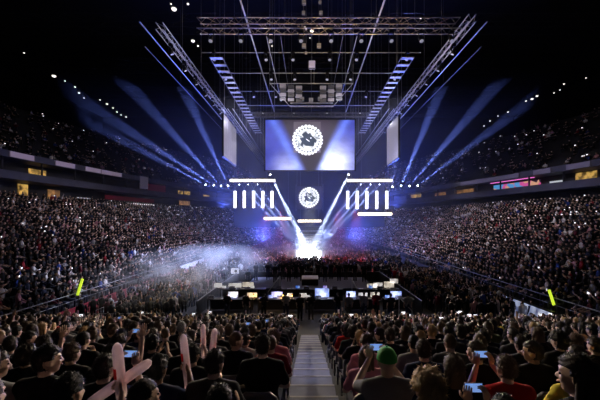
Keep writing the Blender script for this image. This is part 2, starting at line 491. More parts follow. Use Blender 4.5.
def make_body(name, arms, seated=True, yaw=0.0, lean=0.0, nod=0.0, slim=1.0, curl=(.5,.5)):
    """returns the body, shirt and trouser meshes and the head matrix. root: on the floor under the hips, facing +Y"""
    b = MB(); sh = MB(); tr = MB(); fo = MB()
    hz = .53 if seated else .92
    T = Matrix.Translation((0, 0, hz)) @ Matrix.Rotation(-lean, 4, 'X') @ Matrix.Translation((0, 0, -hz))
    def tp(x, y, z): return T @ Vector((x, y, z + (0 if seated else .39)))
    w = slim
    pel = tp(0,-.02,.55); wai = tp(0,-.01,.70); che = tp(0,0,.88); upc = tp(0,-.005,.98); nek = tp(0,.01,1.06)
    sho = {s: tp(s*.175*w, -.01, .985) for s in (-1,1)}
    def torso(m, e, arms_to=None):
        for s in (-1, 1):
            m.capsule(tp(s*.075*w,-.02,.55), .115+e, tp(s*.06*w,-.01,.70), .098*w+e, 12)
            m.capsule(tp(s*.06*w,-.01,.70), .098*w+e, tp(s*.085*w,0,.90), .108*w+e, 12)
            m.capsule(tp(s*.085*w,0,.90), .108*w+e, sho[s], .062+e, 12)
            m.capsule(tp(s*.03,0,1.035), .045+e*.8, sho[s], .055+e, 10)
        m.ell(tp(0,.03,.90), (.16*w+e,.10+e,.14+e)); m.ell(tp(0,-.05,.88), (.16*w+e,.085+e,.16+e))
    torso(b, 0)
    # neck and head
    hm = T @ Matrix.Translation((0, .035, 1.195 + (0 if seated else .39))) @ Matrix.Rotation(yaw, 4, 'Z') @ Matrix.Rotation(-nod, 4, 'X')
    hp = lambda x, y, z: hm @ Vector((x, y, z)); hr = hm.to_3x3()
    b.capsule(nek, .056, hp(0,-.02,-.06), .054, 12)
    b.ell(hp(0,-.008,.022), (.074,.094,.098), hr); b.ell(hp(0,.028,-.035), (.060,.066,.080), hr); b.ell(hp(0,.05,-.085), (.036,.036,.030), hr)
    b.ell(hp(0,.082,.028), (.050,.016,.014), hr)
    b.capsule(hp(0,.090,.012), .009, hp(0,.108,-.026), .014, 8)
    for s in (-1,1):
        b.ell(hp(s*.078,-.005,-.012), (.010,.020,.034), hr); b.ell(hp(s*.036,.070,-.022), (.022,.018,.020), hr)
    # limbs
    hands = []
    for s in (-1,1):
        el, wr, hd, hn = arms[s]
        el = T @ Vector((s*el[0], el[1], el[2] + (0 if seated else .39))); wr = T @ Vector((s*wr[0], wr[1], wr[2] + (0 if seated else .39)))
        hd = T.to_3x3() @ Vector((s*hd[0], hd[1], hd[2])); hn = T.to_3x3() @ Vector((s*hn[0], hn[1], hn[2]))
        b.capsule(sho[s], .050, el, .040, 10); b.capsule(el, .041, el.lerp(wr,.35), .040, 10); b.capsule(el.lerp(wr,.35), .040, wr, .026, 10)
        hands.append((wr, hd, hn, s))
        sh.capsule(sho[s], .066, sho[s].lerp(el,.72), .062, 10)
    torso(sh, .016)
    sh.capsule(tp(0,-.02,1.0), .085, tp(0,0,1.035), .068, 12)
    for s in (-1,1):
        if seated:
            hipj, kn, an, to = Vector((s*.09,0,.53)), Vector((s*.13,.43,.53)), Vector((s*.13,.40,.10)), Vector((s*.14,.56,.035))
        else:
            hipj, kn, an, to = Vector((s*.09,0,.92)), Vector((s*.10,.03,.49)), Vector((s*.11,-.02,.10)), Vector((s*.13,.14,.035))
        for m, e in ((b, 0), (tr, .014)):
            m.capsule(hipj, .092+e, kn, .062+e, 12); m.capsule(kn, .061+e, kn.lerp(an,.35)+Vector((0,-.015,0)), .058+e, 10)
            m.capsule(kn.lerp(an,.35)+Vector((0,-.015,0)), .058+e, an, .040+e*1.3, 10)
        b.capsule(an-Vector((0,.03,.04)), .044, to, .036, 10)
        fo.capsule(an-Vector((0,.035,.04)), .055, to+Vector((0,.01,.008)), .046, 12); fo.box(to.x-.045,to.x+.045,an.y-.075,to.y+.05,.0,.03)
    for m, e in ((tr, .010),):
        m.ell(pel, (.19*w+e,.135+e,.12+e)); 
    b.ell(pel, (.175*w,.12,.11))
    body = remesh(b, .0125, .45)
    for (wr, hd, hn, s) in hands:
        hand(body, wr, hd, hn, s, curl[0 if s < 0 else 1])
    for s in (-1,1):
        body.ell(hp(s*.034,.083,.004), (.012,.008,.0075), hr, 8, 6, 1)
    body.ell(hp(0,.098,-.058), (.024,.010,.0075), hr, 8, 6, 2)
    shirt = remesh(sh, .018, .6, 4)
    trous = remesh(tr, .02, .5, 4)
    bm = body.mesh(name + '_body', [SKINS[0], eye_m, lip_m], True)
    sm = shirt.mesh(name + '_shirt', SHIRT_M['black'], True)
    tm = trous.mesh(name + '_trousers', TROUSER_M[0], True)
    return bm, sm, tm, hm, fo.mesh(name + '_shoes', black_pl, True)

def hair_mesh(style):
    mb = MB(); n, kk = 40, 26
    amp = {'short': .008, 'crop': .003, 'curly': .018, 'long': .006, 'tail': .004, 'bun': .004, 'cap': 0}[style]
    ext = {'short': .014, 'crop': .006, 'curly': .032, 'long': .018, 'tail': .011, 'bun': .011, 'cap': .016}[style]
    v = []; keep = []
    for j in range(kk+1):
        a = -PI/2 + PI*j/kk
        for i in range(n):
            t = 2*PI*i/n
            d = Vector((math.cos(a)*math.cos(t), math.cos(a)*math.sin(t), math.sin(a)))
            p = Vector((d.x*(.074+ext), d.y*(.094+ext) - .008, d.z*(.098+ext) + .022))
            if amp: p += d*amp*(noise.noise(p*(45 if style == 'curly' else 60))*1.6)
            v.append(p)
            lim = -.84 if d.y < .05 else (.30 if d.y > .42 else -.84 + (d.y-.05)/.37*1.14)
            if style == 'cap': lim = .02
            keep.append(d.z >= lim - .02 and not (style not in ('long','cap') and abs(d.x) > .72 and d.z < -.05 and d.y > -.35))
    f = []
    for j in range(kk):
        for i in range(n):
            q = (j*n+i, j*n+(i+1)%n, (j+1)*n+(i+1)%n, (j+1)*n+i)
            if all(keep[x] for x in q): f.append(q)
    used = sorted({i for q in f for i in q}); ix = {a: b for b, a in enumerate(used)}
    outer = [v[i] for i in used]; fo = [tuple(ix[i] for i in q) for q in f]
    cen = Vector((0,-.008,.02)); inner = [cen + (p-cen)*.86 for p in outer]
    N = len(outer); mb.add(outer + inner, fo + [tuple(N+i for i in reversed(q)) for q in fo])
    edges = {}
    for q in fo:
        for a, b in zip(q, q[1:]+q[:1]): edges[(a,b)] = edges.get((a,b),0)+1
    rim = [(a,b) for (a,b) in edges if (b,a) not in edges]
    mb.f += [(b, a, N+a, N+b) for a, b in rim]; mb.m += [0]*len(rim)
    if style == 'long':
        R = Matrix.Rotation(.12, 3, 'X')
        mb.ell((0,-.062,-.10), (.085,.050,.17), R, 16, 12)
        for s in (-1,1): mb.capsule((s*.078,-.02,.0), .022, (s*.085,-.02,-.20), .024, 8)
    if style == 'tail':
        mb.ell((0,-.12,.03), (.022,.022,.022)); mb.capsule((0,-.128,.02), .026, (0,-.15,-.08), .03, 10); mb.capsule((0,-.15,-.08), .03, (0,-.145,-.19), .012, 10)
    if style == 'bun':
        mb.ell((0,-.07,.125), (.042,.042,.038))
    if style == 'cap':
        mb.add([(-.062,.075,.045),(.062,.075,.045),(.05,.165,.030),(-.05,.165,.030),(-.062,.075,.035),(.062,.075,.035),(.05,.165,.020),(-.05,.165,.020)],
               [(0,1,2,3),(7,6,5,4),(0,4,5,1),(1,5,6,2),(2,6,7,3),(3,7,4,0)])
        mb.ell((0,-.008,.14), (.009,.009,.006))
    if style != 'cap':   # loose locks over the cap of hair
        rr = random.Random(style); ln, cnt = {'short':(.030,800),'crop':(.012,700),'curly':(.028,900),'long':(.035,600),'tail':(.022,500),'bun':(.022,500)}[style]
        for _ in range(cnt):
            p = Vector(outer[rr.randrange(N)]); nrm = (p-cen).normalized()
            t = Vector((rr.gauss(0,1), rr.gauss(-.4,1), rr.gauss(-.5,1))); t = (t - nrm*t.dot(nrm)).normalized()
            w_ = nrm.cross(t)*rr.uniform(.0012,.0028); tip = p + t*ln*.75 + nrm*ln*rr.uniform(.15,.75)
            mid = p + t*ln*.35 + nrm*ln*.25
            mb.add([p-w_, p+w_, mid+w_*.8, mid-w_*.8, tip], [(0,1,2,3),(3,2,4)])
    me = mb.mesh('hair_' + style, HAIRS['black'], True)
    return me
STYLES = {s: hair_mesh(s) for s in ('short','crop','curly','long','tail','bun','cap')}

LAP = ((.27,.06,.75),(.13,.30,.63),(-.35,1,-.15),(.2,.1,1))
KNEE = ((.26,.12,.74),(.14,.40,.64),(0,1,-.1),(.1,.1,1))
CLAP = ((.27,.17,.80),(.075,.38,.93),(-.25,.45,1),(1,.1,.2))
PHONE = ((.24,.27,.86),(.085,.42,1.06),(-.1,.3,1),(.5,-.8,.2))
RAISE = ((.30,.12,1.10),(.27,.26,1.34),(0,.15,1),(.3,-1,0))
STICK = ((.28,.18,.86),(.17,.37,1.02),(-.5,.6,.35),(.7,.6,.1))
CHIN = ((.20,.22,.72),(.07,.20,.98),(-.3,-.1,1),(.4,1,0))
HANG = ((.25,-.02,.72),(.24,.10,.47),(0,.25,-1),(1,.1,0))
DESK = ((.25,.10,.74),(.17,.36,.66),(-.15,1,-.1),(.1,.1,1))
PROTO = {}
def proto(key, **kw): PROTO[key] = make_body(key, **kw)
proto('hands in lap', arms={-1: LAP, 1: LAP}, yaw=.05)
proto('hands on knees', arms={-1: KNEE, 1: KNEE}, yaw=-.25, lean=.08)
proto('clapping', arms={-1: CLAP, 1: CLAP}, yaw=.1, curl=(.15,.15))
proto('looking left', arms={-1: LAP, 1: KNEE}, yaw=.75, slim=.92)
proto('looking right', arms={-1: KNEE, 1: LAP}, yaw=-.7)
proto('leaning forward', arms={-1: KNEE, 1: KNEE}, lean=.28, nod=-.2, slim=.95)
proto('phone raised', arms={-1: PHONE, 1: PHONE}, yaw=0, curl=(.8,.8))
proto('arm raised', arms={-1: LAP, 1: RAISE}, yaw=.1, curl=(.4,.15))
proto('chin on hand', arms={-1: LAP, 1: CHIN}, yaw=-.15, lean=.1, curl=(.5,.9))
proto('holding stick', arms={-1: LAP, 1: STICK}, yaw=-.1, curl=(.5,1.25))
proto('slim, hands in lap', arms={-1: LAP, 1: LAP}, yaw=.15, slim=.86)
proto('standing', arms={-1: HANG, 1: HANG}, seated=False, yaw=.1)
proto('standing, hands forward', arms={-1: DESK, 1: DESK}, seated=False, yaw=-.15, nod=-.2)

def person(loc, key, style, hairc, shirt, label, group, rz=0, sc=1.0, skin=None):
    bm, sm, tm, hm, fm = PROTO[key]
    p = link('person', bm, None, loc, rz); p.scale = (sc, sc, sc)
    tag(p, label, 'person', group)
    p.material_slots[0].link = 'OBJECT'; p.material_slots[0].material = skin or random.choice(SKINS[:3] if random.random() < .9 else SKINS)
    h = link('cap' if style == 'cap' else 'hair', STYLES[style], p); h.matrix_local = hm
    h.material_slots[0].link = 'OBJECT'; h.material_slots[0].material = cap_green if style == 'cap' else HAIRS[hairc]
    s = link('shirt', sm, p); s.material_slots[0].link = 'OBJECT'; s.material_slots[0].material = SHIRT_M[shirt]
    link('shoes', fm, p)
    t = link('trousers', tm, p); t.material_slots[0].link = 'OBJECT'; t.material_slots[0].material = random.choice(TROUSER_M)
    return p

# the folding seat
def make_seat():
    e = empty('folding_seat', (0,0,0), 'dark folding seat of the near stand', 'seat', 'folding seats of the near stand')
    m = MB()
    n = 9; v = []; f = []
    for side_y, th in ((0,0),(1,0)):
        for j in range(8):
            z = .46 + .45*j/7
            wdt = .225 if j < 5 else .225*math.sqrt(max(0.05, 1-((j-4.5)/3.1)**2))
            for i in range(n):
                x = -wdt + 2*wdt*i/(n-1)
                y = -.20 - .08*(z-.46)/.45 - .03*(1-(x/.23)**2) - side_y*.045
                v.append((x, y, z))
    K = n*8
    for j in range(7):
        for i in range(n-1):
            a = j*n+i; f.append((a+1, a, a+n, a+n+1)); f.append((K+a, K+a+1, K+a+n+1, K+a+n))
    for i in range(n-1):
        f.append((i, i+1, K+i+1, K+i)); t = 7*n+i; f.append((t+1, t, K+t, K+t+1))
    for j in range(7):
        a = j*n; f.append((a, K+a, K+a+n, a+n)); a = j*n+n-1; f.append((a+n, K+a+n, K+a, a))
    m.add(v, f); part('backrest', m, seat_m, e, True)
    part('seat_pan', MB().box(-.22,.22,-.2,.22,.375,.425), seat_f, e, bevel=.015)
    fr = MB()
    for s in (-1,1): fr.box(s*.245-.015,s*.245+.015,-.22,-.12,0,.5); fr.box(s*.245-.015,s*.245+.015,-.2,.18,.34,.38)
    fr.box(-.25,.25,-.19,-.16,.34,.37)
    part('seat_frame', fr, black_mt, e)
    return e
SEAT = make_seat()
seat_used = False
def seat(x, Y, label):
    global seat_used
    if not seat_used:
        e = SEAT; seat_used = True
    else: e = copy_tree(SEAT)
    e.location = (x, Y, tread(Y)); e['label'] = label
    return e

# seat plan: people placed on purpose first (row, pixel x of the head), then the rows filled up
def rowx(r, px): return (px-308)*ROWS[r]/F
SPECIAL = {  # row: [(px, pose, hair style, hair colour, shirt, scale)]
 0: [(108,'holding stick','short','black','black',.98),(150,'looking right','crop','dark brown','black',.96),(218,'clapping','short','black','black',.93),(430,'hands in lap','curly','fair','charcoal',1.0),
     (30,'holding stick','long','brown','black',.95),(80,'hands in lap','crop','dark brown','black',.97),(528,'looking left','long','dark brown','black',1.07),(478,'phone raised','short','black','black',.88),(590,'looking left','long','brown','black',1.05)],
 1: [(388,'phone raised','cap','black','grey',1.03),(455,'hands in lap','long','brown','black',.98),(212,'hands on knees','short','black','charcoal',1.0),
     (88,'looking right','short','black','black',1.05),(172,'holding stick','short','black','navy',.98),(497,'phone raised','short','brown','red',.97),(575,'looking left','short','black','yellow',1.0),(15,'looking right','long','dark brown','grey',1.0),(125,'phone raised','short','black','black',.98)],
 2: [(262,'hands in lap','short','dark brown','black',1.06),(427,'hands on knees','short','dark brown','navy',1.0),(478,'looking left','short','brown','black',1.0),(352,'looking right','long','brown','pink',.96),(192,'holding stick','short','black','black',.98),(110,'arm raised','short','black','black',.98),(535,'looking left','short','dark brown','black',1.0)],
 4: [(274,'hands in lap','curly','brown','pink',1.0)],
 3: [(278,'hands in lap','crop','brown','dark red',1.0),(415,'hands in lap','crop','black','grey',1.0),(368,'hands in lap','curly','dark brown','pink',1.0),(186,'holding stick','short','black','black',.98),(160,'clapping','cap' if False else 'short','black','black',1.0)],
}
poses = ['hands in lap','hands on knees','clapping','looking left','looking right','leaning forward','chin on hand','slim, hands in lap']
pw = [5,4,2,2,2,2,2,4]
sty = ['short','crop','curly','long','tail','bun']; sw = [9,4,2,4,1.5,.7]
hcs = list(HAIRS); hw = [5,5,3,1.6,.4]
shs = list(SHIRTS); shw = [16,7,4,2,.9,.6,.25,.6,.4,.2,.4,.1]
seats = []   # (row, x, special or None)
for r, Y in enumerate(ROWS):
    if tread(Y) < 0: continue
    lim = min(SIDEX-.5, .98*Y + .9)
    for side in (-1, 1):
        edge = (AX0-.33) if side < 0 else (AX1+.33)
        sp = []
        for t in SPECIAL.get(r, []):
            x = rowx(r, t[0])
            if (x < 0) == (side < 0): sp.append((x, t))
        sp.sort(key=lambda a: abs(a[0]))
        x = edge; xs = []
        for sx, t in sp:
            if abs(sx) < abs(edge)-.18: sx = edge - side*.18
            if abs(sx) < abs(edge): x = sx
            while abs(sx) - abs(x) >= .48:
                xs.append((x, None)); x += side*.52
            if abs(sx) < abs(x): sx = x
            xs.append((sx, t)); x = sx + side*.50
        while abs(x) < lim:
            xs.append((x, None)); x += side*.52
        for n_, (x, t) in enumerate(xs): seats.append((r, side, n_+1, x, t))
seats.sort(key=lambda a: (ROWS[a[0]], abs(a[3])))
print('near seats', len(seats))
N_IND = 278
rest = []
HOLDERS = []
SW = {-1: 'left', 1: 'right'}
for i, (r, side, n_, x, t) in enumerate(seats):
    Y = ROWS[r]; z = tread(Y)
    if i >= N_IND:
        rest.append((x, Y, z)); continue
    where = '%s row ahead of camera, %s %s of stairs' % (ordw(r+1), ordw(n_), SW[side])
    seat(x, Y, 'dark folding seat in ' + where)
    if t: _, key, style, hc, sc_, scl = t
    else:
        key = random.choices(poses, pw)[0]; style = random.choices(sty, sw)[0]; hc = random.choices(hcs, hw)[0]; sc_ = random.choices(shs, shw)[0]
        scl = random.uniform(.95, 1.05)
        if random.random() < .045: key = 'phone raised' if random.random() < .4 else 'arm raised'
    hd = {'short': 'short-haired', 'crop': 'crop-haired', 'curly': 'curly-haired', 'long': 'long-haired', 'tail': 'ponytailed', 'bun': 'bun-haired', 'cap': 'green-capped'}[style]
    lab = '%s person in %s top, %s' % (hd, sc_.replace(' ', '-'), where)
    rz = random.uniform(-.12, .12) if not t else 0
    p = person((x, Y + random.uniform(-.03,.03), z), key, style, hc, sc_, lab, 'spectators seated in the near stand', rz, scl)
    if key in ('holding stick', 'phone raised'): HOLDERS.append((p, key, where, bool(t)))
bpy.context.view_layer.update()

# inflatable clapping sticks and phones held in the hands
def stick_mesh():
    mb = MB(); n = 16; L = .62; prof = [(0,.012),(.012,.030),(.04,.037),(.1,.040),(.3,.041),(.5,.040),(.57,.038),(.60,.030),(.62,.010)]
    v = []
    for z, r in prof:
        for i in range(n):
            a = 2*PI*i/n; v.append((r*math.cos(a), r*math.sin(a), z))
    f = []
    for j in range(len(prof)-1):
        for i in range(n): f.append((j*n+i, j*n+(i+1)%n, (j+1)*n+(i+1)%n, (j+1)*n+i))
    f += [tuple(range(n-1,-1,-1)), tuple((len(prof)-1)*n+i for i in range(n))]
    mb.add(v, f); return mb
STM = stick_mesh().mesh('clapping_stick', stick_m, True)
def stick_print():
    mb = MB(); n = 16
    for z0, z1 in ((.35, .43),):
        v = []
        for z in (z0, z1):
            for i in range(n): a = 2*PI*i/n; v.append((.0418*math.cos(a), .0418*math.sin(a), z))
        mb.add(v, [(i, (i+1)%n, n+(i+1)%n, n+i) for i in list(range(11, 16))+[0]])
    # thin grey print strokes running down the tube
    return mb.mesh('stick_print', stick_r, True)
STP = stick_print()
def stick(pos, direction, label, roll=0):
    o = link('clapping_stick', STM); o.location = pos
    o.rotation_mode = 'QUATERNION'; o.rotation_quaternion = Vector(direction).to_track_quat('Z', 'Y')
    tag(o, label, 'clapping stick', 'inflatable clapping sticks')
    q = link('printed_band', STP, o); q['label'] = 'red printed mark'
    return o
phone_scr = [emat('phone_blue', (.25,.45,1), .6), emat('phone_white', (.8,.85,1), 1.0)]
def phone_build():
    e = empty('phone', (0,0,0), 'lit phone held up by a spectator', 'phone', 'phones held up in the near stand')
    pc = part('phone_case', MB().box(-.075,.075,0,.009,-.037,.037), black_pl, e, bevel=.003)
    part('phone_screen', MB().box(-.068,.068,-.001,.0005,-.032,.032), phone_scr[0], pc)
    return e
PH = phone_build(); ph_used = False
si = 0
STICKDIR = [(-.12,.05,1), (.05,.1,1), (-.15,.1,1), (.1,.05,1), (-.05,.1,1), (.35,.2,.8)]
for p, key, where, spc in HOLDERS:
    M = p.matrix_world
    if key == 'holding stick':
        g = M @ Vector((.115,.445,1.055))
        d = Vector(STICKDIR[si % len(STICKDIR)]).normalized(); si += 1
        stick(g - d*.30, d, 'white inflatable stick, red mark, held in ' + where)
    else:
        g = M @ Vector((0,.49,1.15))
        if not ph_used: e = PH; ph_used = True
        else: e = copy_tree(PH)
        e.location = g; e.rotation_euler = (-.15, 0, p.rotation_euler.z)
        e['label'] = 'glowing phone held up in ' + where
# the long stick lying across the picture behind the upright one, held by the row before
pA, pB = at(151,361,2.62), at(100,396,2.62)
stick(pA-(pA-pB).normalized()*.62, (pA-pB), 'slanted white inflatable stick crossing the tall upright one, bottom left')

# ------------------------------------------------------------------ the far crowd: one object nobody could count
def ico():
    bm = bmesh.new(); bmesh.ops.create_icosphere(bm, subdivisions=1, radius=1)
    v = np.array([x.co[:] for x in bm.verts]); f = [[w.index for w in q.verts] for q in bm.faces]; bm.free()
    return v, f
def template(seated, arms, phone=False):
    V = []; Fc = []; part_id = []
    def add(v, f, pid):
        o = len(V); V.extend([list(x) for x in v]); 
        for q in f: Fc.append([i+o for i in q]); part_id.append(pid)
    dz = 0 if seated else .39
    v, f = ico(); v = v*np.array([.082,.10,.125]) + np.array([0,.03,1.20+dz])
    o = len(V); V.extend(v.tolist())
    for q in f:
        c = v[q].mean(0) - np.array([0,.03,1.20+dz]); c = c/np.array([.082,.10,.125])
        Fc.append([i+o for i in q]); part_id.append(1 if (c[2]*.75 - c[1]*.75) > .12 else 0)
    def loft(rings, pid, n=6):
        vv = []; ff = []
        for (c, rx, ry) in rings:
            for i in range(n):
                a = 2*PI*i/n; vv.append((c[0]+rx*math.cos(a), c[1]+ry*math.sin(a), c[2]))
        for j in range(len(rings)-1):
            for i in range(n): ff.append((j*n+i, j*n+(i+1)%n, (j+1)*n+(i+1)%n, (j+1)*n+i))
        ff.append(tuple(range(n-1,-1,-1))); ff.append(tuple((len(rings)-1)*n+i for i in range(n)))
        add(vv, ff, pid)
    loft([((0,0,.45+dz),.17,.13),((0,0,.7+dz),.16,.11),((0,0,.93+dz),.21,.12),((0,0,1.02+dz),.14,.09),((0,.01,1.10+dz),.06,.06)], 2, 8)
    def limb(pts, pid, n=5):
        m = MB()
        for (p, r), (q, r2) in zip(pts[:-1], pts[1:]): m.tube(p, q, r, r2, n)
        add(m.v, m.f, pid)
    for s in (-1,1):
        A = arms[s]
        el = (s*A[0][0], A[0][1], A[0][2]+dz); wr = (s*A[1][0], A[1][1], A[1][2]+dz); hd = Vector((s*A[2][0],A[2][1],A[2][2])).normalized()
        limb([((s*.19,0,.99+dz),.06),(el,.045)], 2); limb([(el,.045),(wr,.035)], 4); limb([(wr,.028),(tuple(Vector(wr)+hd*.14),.033)], 0)
        if seated: limb([((s*.09,0,.52),.09),((s*.13,.43,.52),.065),((s*.13,.40,.05),.045),((s*.13,.52,.03),.04)], 3)
        else: limb([((s*.09,0,.92),.10),((s*.1,.03,.49),.065),((s*.11,0,.05),.05)], 3)
    if phone:
        m = MB().box(-.085,.085,.50,.512,1.12+dz,1.22+dz); add(m.v, m.f, 5)
    return np.array(V), Fc, np.array(part_id)
TPL = {('s',0): template(True,{-1:LAP,1:LAP}), ('s',1): template(True,{-1:CLAP,1:CLAP}), ('s',2): template(True,{-1:LAP,1:RAISE}), ('s',3): template(True,{-1:PHONE,1:PHONE}, True),
       ('u',0): template(False,{-1:HANG,1:HANG}), ('u',1): template(False,{-1:CLAP,1:CLAP}), ('u',2): template(False,{-1:RAISE,1:RAISE})}
crowd = []  # (x,y,z,yaw,scale,kind)
def scatter_stand(B, T, side, zt, occ):
    for r in range(NR+1):
        path = rowpath(B, T, r + .5 if r < NR else r); z = ZB+(zt-ZB)*r/NR
        L = [0]
        for a, b in zip(path[:-1], path[1:]): L.append(L[-1]+(b-a).length)
        s = random.random()*.5; j = 0
        while s < L[-1]:
            while L[j+1] < s: j += 1
            u = (s-L[j])/(L[j+1]-L[j]); p = path[j].lerp(path[j+1], u)
            t = s/L[-1]
            aisle = abs(((t*9) % 1)-.5) > .487
            if random.random() < occ and not aisle and abs(p.x) < .97*p.y+1.5:
                d = (path[j+1]-path[j]).normalized(); n = Vector((-d.y, d.x, 0)) * (1 if side > 0 else -1)
                look = (n*.7 + (Vector((0,52,0))-p).normalized()*.5)
                crowd.append((p.x, p.y, z, math.atan2(-look.x, look.y) + random.gauss(0,.2), random.uniform(.93,1.06), 's'))
            s += .53
scatter_stand(LB, LT, -1, ZTL, .86)
scatter_stand(RB, RT, 1, ZTR, .86)
for x, y, z in rest: crowd.append((x, y+random.uniform(-.04,.04), z, random.gauss(0,.15), random.uniform(.94,1.06), 's'))
# standing on the floor between the mixing area and the stage
for _ in range(1500):
    x = random.uniform(-12.8, 12.8); y = random.uniform(35, 84)
    if abs(x) < 3.4 and 46.3 < y < 58: continue
    if abs(x) < 9 and 57 < y < 70: continue
    crowd.append((x, y, 0, random.gauss(0,.3), random.uniform(.92,1.08), 'u'))
for _ in range(420):
    s = random.choice((-1,1)); x = s*random.uniform(8.4, 13.3); y = random.uniform(19, 35)
    crowd.append((x, y, 0, random.gauss(0,.4), random.uniform(.92,1.06), 'u'))
# upper tier, thinly filled
for T, nm, zp in ((LT, LN, 13.9), (RT, RN, 12.85)):
    for _ in range(800):
        i = random.randrange(NP-1); u = random.random(); r = random.randrange(0, 15)
        p = T[i].lerp(T[i+1], u) + nm[i].lerp(nm[i+1], u)*(1.2+(r+.5)*1.1)
        if abs(p.x) > .97*p.y+1: continue
        n = -nm[i]
        crowd.append((p.x, p.y, zp+.2+r*.72, math.atan2(-n.x, n.y)+random.gauss(0,.3), random.uniform(.93,1.06), 's'))
print('crowd', len(crowd))
skin_c = np.array([(.62,.42,.33),(.70,.50,.42),(.52,.34,.25),(.28,.17,.11)])
hair_c = np.array([(.012,.01,.009),(.035,.022,.014),(.10,.06,.03),(.42,.28,.12)])
shirt_c = np.array([(.006,.006,.008)]*26 + [(.02,.02,.025)]*4 + [(.012,.018,.05)]*3 + [(.07,.07,.08)]*2 + [(.25,.25,.27),(.8,.78,.78),(.8,.78,.78),(.75,.7,.72),(.3,.015,.03),(.1,.01,.02),(.02,.05,.25),(.5,.25,.3)])
trou_c = np.array([(.02,.028,.06),(.012,.012,.013),(.06,.06,.06)])
PM = []; AV = []; loops = []; ltot = []; AC = []; base = 0
for (x, y, z, yaw, sc, kd) in crowd:
    if kd == 's': key = ('s', random.choices((0,1,2,3),(8,2.5,.6,.75 if z < 13 else 1.1))[0])
    else: key = ('u', random.choices((0,1,2),(6,3,1))[0])
    V, Fc, pid = TPL[key]
    c, s = math.cos(yaw), math.sin(yaw)
    R = np.array([[c,-s,0],[s,c,0],[0,0,1]])
    AV.append((V*sc) @ R.T + np.array([x,y,z]))
    for q in Fc: loops.extend([i+base for i in q]); ltot.append(len(q))
    base += len(V)
    pal = np.array([skin_c[min(3, int(rng.random()*3.25))], hair_c[rng.choice(4, p=[.4,.35,.17,.08])], shirt_c[rng.integers(len(shirt_c))], trou_c[rng.integers(3)]])
    pal = np.concatenate([pal, pal[2:3] if rng.random() < .72 else pal[0:1], np.array([[.5,.5,.5]])])
    AC.append(pal[pid]); PM.append(pid == 5)
AV = np.concatenate(AV); AC = np.concatenate(AC)
me = bpy.data.meshes.new('crowd')
me.vertices.add(len(AV)); me.vertices.foreach_set('co', AV.astype(np.float32).ravel())
me.loops.add(len(loops)); me.loops.foreach_set('vertex_index', np.array(loops, dtype=np.int32))
ltot = np.array(ltot, dtype=np.int32); st_ = np.concatenate(([0], np.cumsum(ltot)[:-1])).astype(np.int32)
me.polygons.add(len(ltot)); me.polygons.foreach_set('loop_start', st_); me.polygons.foreach_set('loop_total', ltot)
me.polygons.foreach_set('use_smooth', np.ones(len(ltot), dtype=bool))
a = me.attributes.new('Col', 'FLOAT_COLOR', 'FACE')
a.data.foreach_set('color', np.concatenate([AC, np.ones((len(AC),1))], 1).astype(np.float32).ravel())
cm = bpy.data.materials.new('crowd_colours'); cm.use_nodes = True; nt = cm.node_tree
at_ = nt.nodes.new('ShaderNodeAttribute'); at_.attribute_name = 'Col'
nt.links.new(at_.outputs['Color'], nt.nodes['Principled BSDF'].inputs['Base Color']); nt.nodes['Principled BSDF'].inputs['Roughness'].default_value = .6; nt.nodes['Principled BSDF'].inputs['Specular IOR Level'].default_value = .2
me.materials.append(cm); me.materials.append(emat('far_phone_glow', (.95,.92,1), 1.3))
me.polygons.foreach_set('material_index', np.concatenate(PM).astype(np.int32)); me.update(calc_edges=True); me.validate()
tag(link('crowd', me), 'huge dense crowd of spectators filling the floor, both side stands and upper tier', 'crowd', kind='stuff')

# ------------------------------------------------------------------ barriers of the side stands
def barrier(side, B, label, i0, i1):
    nm = normals_out(B, side)
    e = empty('barrier', (B[i0].x - side*.2, B[i0].y, 0), label, 'barrier')
    off = -e.location
    mb = MB(); sweep(mb, B, nm, [(-.12,0),(-.02,0),(-.02,1.25),(-.12,1.25)], i0, i1)
    mb.v = [tuple(Vector(v)+off) for v in mb.v]
    part('barrier_panel', mb, wall_m if side > 0 else red_m, e)
    mb = MB()
    pts = [(B[i]+nm[i]*-.07) for i in range(i0, i1)]
    mb.poly([Vector((p.x,p.y,2.05))+off for p in pts], .035)
    mb.poly([Vector((p.x,p.y,1.65))+off for p in pts], .018)
    for p in pts: mb.tube(Vector((p.x,p.y,1.2))+off, Vector((p.x,p.y,2.05))+off, .02, n=6)
    part('handrail', mb, alu_dark, e)
    if side < 0:
        mb = MB(); sweep(mb, B, nm, [(-.14,1.0),(-.12,1.0),(-.12,1.55),(-.14,1.55)], 20, 27)
        mb.v = [tuple(Vector(v)+off) for v in mb.v]
        part('white_banner', mb, white_m, e, label='white banner strip')
barrier(-1, LB, 'long red barrier with metal handrail along left stand', 3, NP-1)
barrier(1, RB, 'long dark barrier with pale metal handrail along right stand', 3, NP-1)

def fence(p0, p1, z, label, n=9, h=1.05):
    p0 = Vector((*p0, z)); p1 = Vector((*p1, z)); e = empty('crowd_fence', p0, label, 'fence', 'metal crowd fences')
    d = p1-p0; mb = MB(); mb.tube((0,0,h), d+Vector((0,0,h)), .022); mb.tube((0,0,.15), d+Vector((0,0,.15)), .022)
    part('fence_frame', mb, alu, e)
    mb = MB()
    for i in range(n*3+1): q = d*i/(n*3); mb.tube(q+Vector((0,0,.0 if i % (n) == 0 else .15)), q+Vector((0,0,h)), .016 if i % n == 0 else .010, n=5)
    part('fence_bars', mb, alu, e)
fence((-12.6,19.6), (-12.6,26), 0, 'pale steel crowd fence standing in smoke by left stand')
fence((-9.0,18.9), (-12.3,18.9), 0, 'pale steel crowd fence crossing the left floor walkway')
fence((13.4,24.5), (13.4,20.4), 0, 'pale steel crowd fence beside blue lit board')
fence((9.4,25.5), (12.8,25.5), 0, 'steel crowd fence across the right floor walkway')

